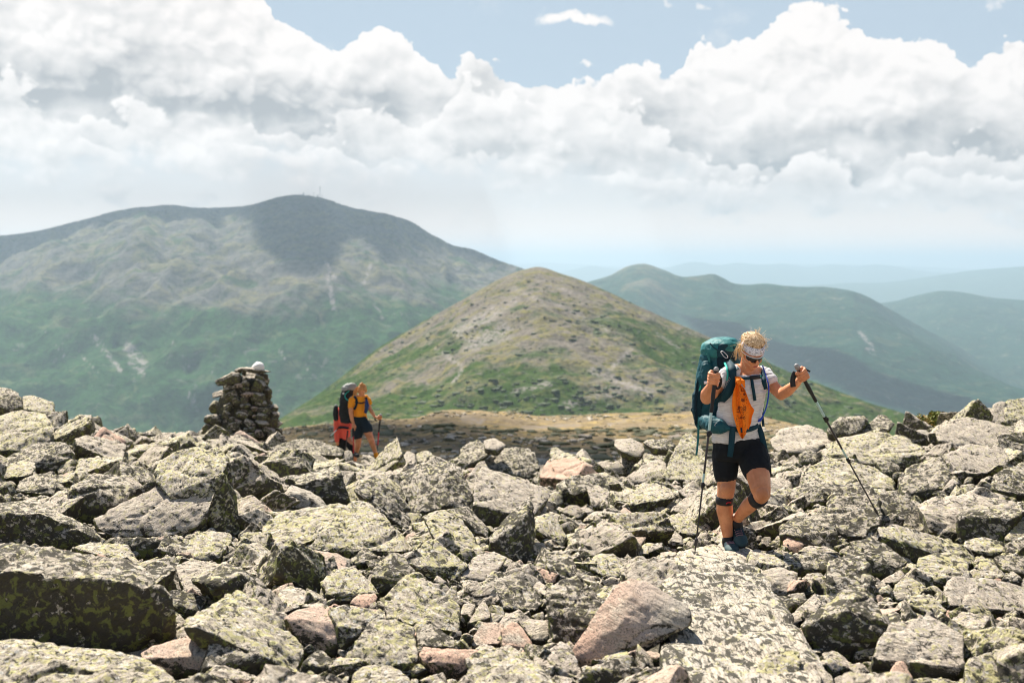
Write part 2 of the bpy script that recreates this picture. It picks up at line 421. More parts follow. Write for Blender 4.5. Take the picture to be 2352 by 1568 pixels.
washington = fan('mountain', [(-700,600),(-300,565),(0,541),(60,535),(115,525),(160,513),(200,503),(250,490),(300,479),(350,474),(400,470),(440,475),(500,477),(560,473),(610,463),(650,451),(690,449),(735,454),(760,461),(800,474),(850,484),(900,495),(950,513),(1000,543),(1040,562),(1090,574),(1130,592),(1190,613),(1260,640),(1400,700),(1700,800),(2900,1100)],
    6500, 1080, 3300, M_wash, ncol=420, nrow=230, x0=-600, x1=1900, conv=0.62, amp=52, wl=300, spur=130, spurwl=760, shift=0.12, seed=2, crestn=2.2,
    screepts=[(752,628,768,720,5,1.2),(770,640,748,600,4,.9),(850,610,835,650,5,.9),(212,770,278,852,5,1.),(292,795,330,835,11,1.1),(300,830,330,860,7,.9),(180,810,240,870,3,.7),(100,760,150,820,3,.6),(395,780,440,850,3,.6),(640,800,655,830,4,.7),(480,850,530,900,3,.6),(435,905,450,925,6,.9),(700,840,730,870,4,.6),(540,760,580,850,3,.5),(860,700,880,730,6,.5),(900,690,930,650,4,.5)])
clay = fan('near_mountain', [(-700,1150),(300,1090),(560,1010),(640,962),(700,925),(780,868),(850,812),(960,745),(1060,690),(1150,640),(1200,620),(1230,613),(1290,629),(1340,645),(1400,672),(1500,718),(1600,762),(1700,803),(1800,848),(1900,888),(2000,925),(2080,950),(2150,975),(2352,1035),(2900,1200)],
    [(-700,1900),(560,1900),(1230,1900),(1700,1750),(2352,1550),(2900,1500)], 1085, [(-700,900),(700,1050),(1300,1080),(2352,950),(2900,900)], M_mid, ncol=420, nrow=230, x0=200, x1=2700, conv=0.8, amp=9, wl=110, spur=24, spurwl=380, seed=5, crestn=2.0, back=0.5,
    screepts=[(1060,760,1130,720,22,.8),(1080,790,1160,760,24,.75),(1120,740,1180,690,14,.6),(1000,800,1060,840,7,.7),(1360,850,1500,905,14,.65),(1180,900,1260,880,10,.6),(1260,690,1400,760,9,.5),(1400,850,1450,800,6,.8),(1300,930,1420,900,12,.6),(1060,850,1040,880,5,.8),(1500,760,1560,800,6,.5),(1230,640,1330,680,8,.5),(1180,660,1250,700,10,.5)])
right1 = fan('wooded_ridge', [(700,760),(1200,690),(1300,662),(1360,645),(1400,632),(1440,612),(1475,606),(1520,618),(1560,634),(1600,633),(1640,630),(1680,649),(1760,652),(1820,658),(1900,660),(1950,667),(2000,685),(2050,714),(2100,742),(2200,795),(2300,850),(2450,910),(2900,1050)],
    9000, 1060, 4300, M_wood, ncol=380, nrow=200, x0=900, x1=2850, conv=0.75, amp=28, wl=600, spur=150, spurwl=1500, shift=-0.35, seed=8, crestn=2.0, back=0.2,
    screepts=[(1975,762,2005,800,5,1.),(1990,800,2012,815,4,.8),(1720,745,1735,770,4,.4),(1800,740,1830,780,3,.4)])
right2 = fan('wooded_hill', [(1500,760),(1900,715),(2020,697),(2060,690),(2110,677),(2160,668),(2200,670),(2260,681),(2352,690),(2500,705),(2900,760)],
    11500, 1000, 6500, M_wood, ncol=240, nrow=120, x0=1700, x1=2900, conv=0.75, amp=35, wl=900, spur=160, spurwl=2200, shift=-0.2, seed=11, crestn=1.5, back=0.15)
fan('distant_hills', [(500,720),(1200,690),(1700,668),(1830,656),(1950,650),(2050,647),(2100,640),(2200,625),(2280,616),(2352,611),(2500,612),(2900,640)], 21000, 760, 15000, M_far, ncol=240, nrow=50, x0=1400, x1=2900, amp=30, wl=2500, seed=21, crestn=2.5, back=0.1)
fan('distant_hills', [(500,640),(1200,640),(1300,624),(1350,611),(1400,616),(1450,625),(1530,614),(1600,601),(1640,608),(1700,603),(1740,608),(1800,605),(1850,613),(1920,607),(1960,612),(2010,607),(2100,620),(2200,628),(2352,640),(2900,650)], 31000, 700, 25000, M_far, ncol=300, nrow=40, x0=900, x1=2900, amp=30, wl=3000, seed=23, crestn=2.5, back=0.1)
fan('distant_hills', [(300,620),(1100,616),(1250,603),(1330,607),(1420,612),(1700,610),(1900,606),(2050,610),(2150,614),(2352,622),(2900,630)], 42000, 680, 36000, M_far, ncol=260, nrow=30, x0=900, x1=2900, amp=20, wl=3000, seed=27, crestn=1.5, back=0.1)
saddle = fan('saddle', [(-500,1110),(400,1075),(560,1015),(640,985),(700,978),(850,965),(960,962),(1000,948),(1060,944),(1150,952),(1250,962),(1350,958),(1500,955),(1650,952),(1760,965),(1850,990),(2352,1090),(2900,1150)],
    [(-500,500),(560,600),(1100,900),(1700,800),(2900,600)], [(-500,1160),(2900,1160)], 55, M_sad, ncol=420, nrow=260, x0=100, x1=2700, conv=1.0, amp=2.6, wl=55, spur=3.0, spurwl=170, seed=31, crestn=2.5, back=0.5, neard=500,
    screepts=[(1060,960,1100,968,10,.8),(1200,985,1330,975,8,.5),(1540,1005,1600,985,9,.7),(1400,975,1440,965,7,.5)])
valley_floor_v = [(-60000, 2500, -1500), (60000, 2500, -1500), (60000, 60000, -1500), (-60000, 60000, -1500)]
tag(mesh_obj('valley', [(-9000, 30, -620), (60000, 30, -620), (60000, 60000, -1500), (-60000, 60000, -1500), (-9000, 4000, -640), (60000, 4000, -640)], [(0, 1, 5, 4), (4, 5, 2, 3)], M_wood), kind='structure')

# ---- unseen clouds high above, outlines shaped so their shadows fall on the slopes
def bvh_of(*obs):
    vs = []; fs = []
    for o in obs:
        k = len(vs); mw = np.array(o.location)
        vs += [tuple(np.array(v.co) + mw) for v in o.data.vertices]
        fs += [tuple(i + k for i in p.vertices) for p in o.data.polygons]
    return BVHTree.FromPolygons(vs, fs)
mc, ntc, bsc, _o = new_mat('cloud_white'); bsc.inputs['Base Color'].default_value = (0.9, 0.9, 0.9, 1); bsc.inputs['Roughness'].default_value = 1
def shade_cloud(poly, bvh, fallback, H=3300, rag=60, thick=220):
    pts = []
    n = len(poly)
    for k in range(n):
        a = np.array(poly[k], float); b = np.array(poly[(k + 1) % n], float)
        m = max(2, int(np.linalg.norm(b - a) / 14))
        for j in range(m):
            px, py = a + (b - a) * j / m
            d = Vector(ray(px, py)).normalized()
            hit = bvh.ray_cast(Vector((0, 0, 0)), d)
            P = np.array(hit[0]) if hit[0] is not None else at(px, py, fallback)
            pts.append(P + SUN * (H - P[2]) / SUN[2])
    pts = np.array(pts); c = pts.mean(0)
    nn = fbm(pts / (rag * 6), 4) * rag
    r = pts - c; rl = np.linalg.norm(r, axis=1)[:, None]; pts = pts + r / rl * nn[:, None]
    N = len(pts); V = [pts]; F = []
    prof = [(0.97, 0.35), (0.9, 0.7), (0.72, 1.0), (0.45, 1.15), (0.15, 1.2)]
    for s, h in prof:
        q = c + (pts - c) * s; q[:, 2] = H + thick * h * (1 + 0.4 * fbm(q / (rag * 5), 3)); V.append(q)
    for L in range(len(prof)):
        for k in range(N):
            F.append((L * N + k, L * N + (k + 1) % N, (L + 1) * N + (k + 1) % N, (L + 1) * N + k))
    F.append(tuple(len(prof) * N + k for k in range(N))); F.append(tuple(reversed(range(N))))
    o = mesh_obj('cloud', np.concatenate(V), F, mc, loc=tuple(c)); tag(o, 'unseen white cloud shaped to throw its shadow on the slopes', 'cloud', 'unseen shadow-casting clouds', 'stuff')
    return o
bw = bvh_of(washington)
shade_cloud([(-200,520),(560,440),(800,440),(1240,600),(1190,612),(1120,594),(1040,572),(960,566),(905,578),(880,600),(860,560),(815,545),(790,560),(770,600),(745,625),(700,628),(640,600),(600,570),(582,540),(575,508),(545,496),(500,490),(430,496),(360,490),(300,500),(240,512),(200,520),(130,545),(60,560),(-60,572),(-300,610)], bw, 7600, rag=25)
br = bvh_of(right1, right2)
shade_cloud([(1560,720),(1700,760),(1850,800),(2000,850),(2150,895),(2290,930),(2380,960),(2200,965),(2050,925),(1900,880),(1760,840),(1640,800)], br, 7000, rag=60)
0 and shade_cloud([(2000,690),(2070,735),(2130,765),(2220,800),(2330,850),(2352,840),(2200,770),(2090,715)], br, 9000, rag=50)
0 and shade_cloud([(2250,735),(2352,720),(2500,760),(2450,820),(2352,800),(2290,770)], br, 9000, rag=60)
bs_ = bvh_of(saddle)
shade_cloud([(560,972),(640,978),(760,984),(870,985),(950,994),(1040,1006),(1150,1012),(1250,1018),(1330,1030),(1330,1090),(1000,1130),(600,1130)], bs_, 300, rag=6, thick=80)
# ---- haze: even air round everything
HT = 372.0
mh = bpy.data.materials.new('haze_air'); mh.use_nodes = True; nh = NT(mh.node_tree); nh.n.clear()
oh = nh.node('ShaderNodeOutputMaterial'); pv = nh.node('ShaderNodeVolumePrincipled')
pv.inputs['Color'].default_value = (0.50, 0.645, 0.77, 1); pv.inputs['Density'].default_value = 7.4e-5; pv.inputs['Anisotropy'].default_value = 0.35
nh.l.new(pv.outputs[0], oh.inputs['Volume'])
hv = [(x, y, z) for x in (-65000, 65000) for y in (-500, 65000) for z in (-1501, HT)]
tag(mesh_obj('haze', hv, [(0,1,3,2),(4,6,7,5),(0,4,5,1),(2,3,7,6),(0,2,6,4),(1,5,7,3)], mh, smooth=False), kind='stuff')

# ---- summit station and masts
def summit():
    Zs = lambda X, Y, dy=0: at((640 + X / 7.35) / 1.08844, (440 + Y / 7.35) / 1.08844, 6480 + dy)
    mb = simple_mat('weathered_concrete', (0.16, 0.16, 0.16, 1), 0.9, 0.3, 0.2, 0.2, 0.1)
    def box(a, c, d0, d1):
        P = [Zs(x, y, d) for d in (d0, d1) for x, y in ((a[0], a[1]), (c[0], a[1]), (c[0], c[1]), (a[0], c[1]))]
        return np.array(P), [(0, 1, 2, 3), (7, 6, 5, 4), (0, 4, 5, 1), (1, 5, 6, 2), (2, 6, 7, 3), (3, 7, 4, 0)]
    def mk(name, mat, par, *bx):
        V = []; F = []; o = 0
        for b in bx:
            v, f = box(*b); V.append(v); F += [tuple(i + o for i in q) for q in f]; o += len(v)
        return mesh_obj(name, np.concatenate(V), F, mat, par, smooth=False)
    r = empty('summit_building', Zs(780, 400)); tag(r, 'long low building on the highest far summit', 'building')
    mk('wall', mb, r, ((655, 352), (885, 410), 0, 30), ((905, 362), (1000, 410), 5, 30), ((1120, 352), (1145, 400), 0, 12))
    mk('roof', mb, r, ((650, 343), (888, 351), -2, 32), ((900, 354), (1002, 361), 3, 32))
    mk('tower', mb, r, ((862, 312), (884, 342), 5, 15), ((872, 296), (877, 311), 8, 12))
    for X, yt, yb, w, lab in ((1174, 190, 400, 7, 'tall thin antenna mast on the highest far summit'), (1062, 290, 395, 4, 'shorter faint mast between the summit building and the tall mast'), (1212, 330, 400, 4, 'short mast right of the tall summit antenna')):
        q = empty('antenna_mast', Zs(X, yb)); tag(q, lab, 'mast', 'summit masts')
        mk('pole', mb, q, ((X - w / 2, yt), (X + w / 2, yb), 0, 2)); mk('crossbars', mb, q, ((X - w * 1.4, yt + 25), (X + w * 1.4, yt + 30), 0, 2), ((X - w * 1.6, yt + 70), (X + w * 1.6, yt + 75), 0, 2))
summit()
# ================================================================ BOULDER FIELD
def rock_material(sy=1.0):
    m, nt, bs, out = new_mat('lichened_rock')
    tc = nt.node('ShaderNodeTexCoord').outputs['Object']
    if sy != 1.0: tc = nt.mapping(tc, scale=(1.15, sy, 1))
    A = lambda n: nt.node('ShaderNodeAttribute', attribute_name=n).outputs['Fac']
    rnd, pink, lich, dk = A('rnd'), A('pink'), A('lich'), A('dk')
    cb = nt.node('ShaderNodeCombineXYZ'); nt.put(cb.inputs[0], nt.math('MULTIPLY', rnd, 91.7)); nt.put(cb.inputs[1], nt.math('MULTIPLY', rnd, 37.1)); nt.put(cb.inputs[2], nt.math('MULTIPLY', rnd, 53.3))
    p = nt.vmath('ADD', tc, cb.outputs[0])
    # foliation: stretch noise along a per-rock direction
    rot = nt.node('ShaderNodeVectorRotate', rotation_type='AXIS_ANGLE'); nt.put(rot.inputs['Vector'], p); rot.inputs['Axis'].default_value = (0.3, 0.8, 0.5); nt.put(rot.inputs['Angle'], nt.math('MULTIPLY', rnd, 6.28))
    fol = nt.noise(nt.mapping(rot.outputs[0], scale=(1, 1, 6)), 15, 8, 0.68, dist=0.5)
    nA = nt.noise(p, 5, 6, 0.6); nB = nt.noise(p, 38, 8, 0.7, dist=0.5); nC = nt.noise(p, 130, 6, 0.7)
    nB_col = nB.node.outputs['Color']
    geo = nt.node('ShaderNodeNewGeometry'); sn = nt.node('ShaderNodeSeparateXYZ'); nt.l.new(geo.outputs['True Normal'], sn.inputs[0])
    steep = nt.ramp(sn.outputs[2], 0.62, 0.15)
    c = nt.mix(nt.ramp(fol, 0.36, 0.58), (0.25, 0.215, 0.165, 1), (0.71, 0.62, 0.49, 1))
    c = nt.mix(nt.ramp(nA, 0.4, 0.62), c, nt.mix(fol, (0.35, 0.305, 0.245, 1), (0.82, 0.74, 0.63, 1)))
    pk = nt.mix(nA, (0.60, 0.29, 0.16, 1), (0.90, 0.68, 0.54, 1))
    c = nt.mix(nt.math('MULTIPLY', pink, nt.ramp(nA, 0.30, 0.55)), c, pk)
    c = nt.mix(nt.ramp(nC, 0.50, 0.66), c, (0.13, 0.115, 0.09, 1))
    # pale grey crust lichen
    v1 = nt.voro(nt.vmath('ADD', p, nt.vmath('SCALE', nt.node('ShaderNodeTexNoise').outputs['Color'], scale=0.0)), 30, 'F1')
    gl = nt.ramp(nt.math('ADD', nB, nt.math('MULTIPLY', v1, -0.35)), 0.36, 0.44)
    c = nt.mix(nt.math('MULTIPLY', nt.math('MULTIPLY', gl, lich), 0.45), c, (0.74, 0.68, 0.53, 1))
    # yellow-green map lichen in crisp colonies
    n4 = nt.noise(p, 27, 9, 0.74, dist=0.8)
    thr = nt.math('MULTIPLY_ADD', lich, -0.135, 0.64)
    yl = nt.ramp(nt.math('SUBTRACT', nt.math('ADD', n4, nt.math('MULTIPLY', nt.math('SUBTRACT', nA, 0.5), 0.35)), thr), 0.0, 0.03)
    yc = nt.mix(nB, (0.42, 0.38, 0.14, 1), (0.78, 0.71, 0.39, 1))
    c = nt.mix(nt.math('MULTIPLY', yl, 0.9), c, yc)
    # separate round colonies
    for sc_, lo_, ca, cb_ in ((21, 0.62, (0.34, 0.33, 0.12, 1), (0.80, 0.74, 0.40, 1)), (33, 0.60, (0.50, 0.48, 0.43, 1), (0.84, 0.80, 0.72, 1))):
        vd = nt.node('ShaderNodeTexVoronoi', feature='F1'); wv = nt.node('ShaderNodeVectorMath', operation='ADD'); nt.put(wv.inputs[0], p)
        nt.put(wv.inputs[1], nt.vmath('SCALE', nB_col, scale=0.02)); nt.l.new(wv.outputs[0], vd.inputs['Vector']); vd.inputs['Scale'].default_value = sc_
        cs = nt.node('ShaderNodeSeparateColor'); nt.l.new(vd.outputs['Color'], cs.inputs[0])
        disc = nt.math('MULTIPLY', nt.ramp(vd.outputs['Distance'], 0.36, 0.31), nt.math('GREATER_THAN', cs.outputs[0], lo_))
        c = nt.mix(nt.math('MULTIPLY', nt.math('MULTIPLY', disc, lich), 0.85), c, nt.mix(nt.ramp(vd.outputs['Distance'], 0.12, 0.34), ca, cb_))
    # dark crust lichen; thickened on steep faces to paint in their shade too
    n5 = nt.noise(nt.vmath('ADD', p, (7.7, 3.3, 1.1)), 21, 9, 0.74, dist=0.7)
    t5 = nt.math('SUBTRACT', nt.math('MULTIPLY_ADD', dk, -0.09, 0.565), nt.math('MULTIPLY', steep, 0.16))
    t5 = nt.math('ADD', t5, nt.math('MULTIPLY', pink, 0.05))
    bl = nt.ramp(nt.math('SUBTRACT', nt.math('ADD', n5, nt.math('MULTIPLY', nt.math('SUBTRACT', nA, 0.5), 0.25)), t5), 0.0, 0.035)
    c = nt.mix(nt.math('MULTIPLY', bl, 0.92), c, nt.mix(nC, (0.016, 0.015, 0.010, 1), (0.060, 0.054, 0.036, 1)))
    # olive moss tufts on steep faces
    n6 = nt.noise(nt.vmath('ADD', p, (1.7, 9.3, 4.1)), 20, 7, 0.65, dist=0.6)
    gm = nt.math('MULTIPLY', nt.ramp(n6, 0.52, 0.57), nt.math('MULTIPLY', steep, nt.math('MULTIPLY_ADD', lich, 0.6, 0.3)))
    c = nt.mix(gm, c, nt.mix(nC, (0.11, 0.13, 0.025, 1), (0.36, 0.38, 0.12, 1)))
    nt.put(bs.inputs['Base Color'], c)
    bs.inputs['Roughness'].default_value = 0.85; bs.inputs['Specular IOR Level'].default_value = 0.25
    h = nt.math('ADD', nt.math('MULTIPLY', nB, 0.8), nt.math('ADD', nt.math('MULTIPLY', nC, 0.25), nt.math('ADD', nt.math('MULTIPLY', fol, 1.2), nt.math('MULTIPLY', yl, 0.12))))
    bump(nt, bs, h, 0.75, 0.028)
    return m
M_rock = rock_material()
M_slab = rock_material(0.42)

# ---- the lie of the land: picture height of the ground for bearing and distance
GX = np.array([-400, 0, 560, 830, 1176, 1500, 1700, 2000, 2352, 2750], float)
GY = np.array([2.5, 4, 5, 5.6, 7, 8.5, 10.2, 12, 14, 17, 20, 24, 28, 32, 40, 55], float)
def _col(*a): return [2770, 1960, 1705, 1615, 1455, 1348, 1268] + list(a)
GT = np.array([
    _col(1165, 1090, 1012, 968, 975, 1000, 1020, 1075, 1150),
    _col(1170, 1098, 1020, 970, 975, 995, 1015, 1070, 1150),
    _col(1190, 1130, 1070, 1030, 1008, 1004, 1006, 1045, 1130),
    _col(1200, 1145, 1095, 1068, 1058, 1060, 1070, 1105, 1170),
    _col(1202, 1152, 1105, 1078, 1070, 1085, 1100, 1130, 1190),
    _col(1200, 1150, 1092, 1062, 1066, 1085, 1105, 1140, 1200),
    _col(1195, 1135, 1075, 1062, 1085, 1100, 1120, 1150, 1210),
    _col(1185, 1100, 1030, 1012, 1045, 1080, 1110, 1150, 1210),
    _col(1180, 1080, 1000, 972, 1000, 1050, 1090, 1140, 1200),
    _col(1170, 1070, 985, 950, 985, 1040, 1080, 1140, 1200)], float)
_lift = np.array([0,0,0,0,0,0,6,10,16,24,32,32,26,20,10,0,0], float)[:len(GY)]
GT = GT + _lift[None, :] * np.array([.9,.9,1.35,1.1,1,1,1,.7,.5,.5])[:, None]
TB = -np.tan(PITCH + np.arctan((GT - 784) / FPX)) * GY[None, :]     # heights
def ground_z(x, y):
    x = np.asarray(x, float); y = np.asarray(y, float)
    px = np.clip(1176 + FPX * CP * x / np.maximum(y, 1.0), GX[0], GX[-1]); yy = np.clip(y, GY[0], GY[-1])
    i = np.clip(np.searchsorted(GX, px) - 1, 0, len(GX) - 2); j = np.clip(np.searchsorted(GY, yy) - 1, 0, len(GY) - 2)
    u = (px - GX[i]) / (GX[i+1] - GX[i]); v = (yy - GY[j]) / (GY[j+1] - GY[j])
    u = u * u * (3 - 2 * u)
    return (TB[i, j] * (1-u) * (1-v) + TB[i+1, j] * u * (1-v) + TB[i, j+1] * (1-u) * v + TB[i+1, j+1] * u * v)
_YS = np.concatenate([np.arange(2.6, 14, 0.02), np.arange(14, 40, 0.05)])
def ground_Y(px, py):
    x = (px - 1176) / FPX / CP * _YS
    z = ground_z(x, _YS)
    P = 784 - FPX * (_YS * SP + z * CP) / (_YS * CP - z * SP)
    k = np.argmax(P <= py)
    if not (P <= py).any(): k = int(np.argmin(P))
    return float(_YS[k])

def refine(verts, L, amp, seed, smooth=2, sharp=1.0, maxit=7, chops=(8, 0.93, 0.99)):
    """convex hull -> dense mesh -> weathered surface (world coordinates in, world coordinates out)"""
    bm = bmesh.new()
    for v in verts: bm.verts.new(v)
    r = bmesh.ops.convex_hull(bm, input=bm.verts[:])
    bmesh.ops.delete(bm, geom=[g for g in set(r['geom_interior']) | set(r['geom_unused']) if isinstance(g, bmesh.types.BMVert)], context='VERTS')
    loose = [v for v in bm.verts if not v.link_faces]
    if loose: bmesh.ops.delete(bm, geom=loose, context='VERTS')
    bmesh.ops.triangulate(bm, faces=bm.faces[:])
    for _ in range(maxit):
        es = [e for e in bm.edges if e.calc_length() > L * 1.35]
        if not es: break
        bmesh.ops.subdivide_edges(bm, edges=es, cuts=1)
        bmesh.ops.triangulate(bm, faces=[f for f in bm.faces if len(f.verts) > 3])
    for _ in range(smooth):
        bmesh.ops.smooth_vert(bm, verts=bm.verts[:], factor=0.5, use_axis_x=True, use_axis_y=True, use_axis_z=True)
    bmesh.ops.recalc_face_normals(bm, faces=bm.faces[:])
    bm.normal_update()
    V = np.array([v.co[:] for v in bm.verts]); N = np.array([v.normal[:] for v in bm.verts])
    F = np.array([[v.index for v in f.verts] for f in bm.faces]) if False else None
    bm.verts.index_update(); F = np.array([[v.index for v in f.verts] for f in bm.faces])
    bm.free()
    S = np.linalg.norm(V.max(0) - V.min(0))
    c = V.mean(0)
    rc = np.random.default_rng(seed * 7 + 3)
    for _ in range(chops[0]):
        d_ = rc.normal(size=3); d_ /= np.linalg.norm(d_); h_ = (V - c) @ d_; m_ = h_.max() * rc.uniform(chops[1], chops[2]); ex = np.maximum(h_ - m_, 0)
        V = V - ex[:, None] * d_ * 0.95
    q = (V - c) / S
    rs = np.random.default_rng(seed)
    ax = rs.normal(size=3); ax /= np.linalg.norm(ax)
    lay = perlin(np.stack([(q @ ax) * 9 + 0.8 * perlin(q * 3 + seed), q[:, 0] * 0.7 + seed, q[:, 1] * 0.7], 1))
    big = -np.abs(fbm(q * 2.6 + seed * 1.7, 3)) + 0.18
    mid = np.abs(fbm(q * 8 + seed * 2.3, 4, gain=0.55)) - 0.2
    d = S * amp * (0.022 * big + 0.016 * lay * sharp + 0.022 * mid)
    cr = perlin(q * 3.2 + seed * 0.9); d -= S * 0.016 * amp * np.exp(-(cr / 0.035) ** 2)
    d += 0.007 * amp * fbm((V - c) * 22 + seed, 3) * min(1, S * 3)
    lim = 0.09 * np.sort(V.max(0) - V.min(0))[0]
    V = V + N * np.clip(d, -lim, lim)[:, None]
    for _ in range(2):      # no stray spikes
        E = np.concatenate([F[:, [0, 1]], F[:, [1, 2]], F[:, [2, 0]]]); E = np.concatenate([E, E[:, ::-1]])
        A_ = np.zeros_like(V); np.add.at(A_, E[:, 0], V[E[:, 1]]); cnt = np.bincount(E[:, 0], minlength=len(V))[:, None]
        A_ = A_ / np.maximum(cnt, 1); bad = np.linalg.norm(V - A_, axis=1) > L * 0.9; V[bad] = A_[bad]
    return V, F

def far_L(Y): return max(0.010, Y * 0.0021)

ZC = {'D': (0, 0, 1), '5': (0, 882, 3.657), '6': (0, 1194.4, 3.657), '7': (643, 973.9, 4.267), '8': (643, 1267.9, 4.267), 'B1': (1102.5, 973.9, 4.267),
      'B2': (1148.4, 1267.9, 3.938), 'B3': (1745.6, 918.8, 3.8787), 'B4': (1708.9, 1212.8, 3.657)}
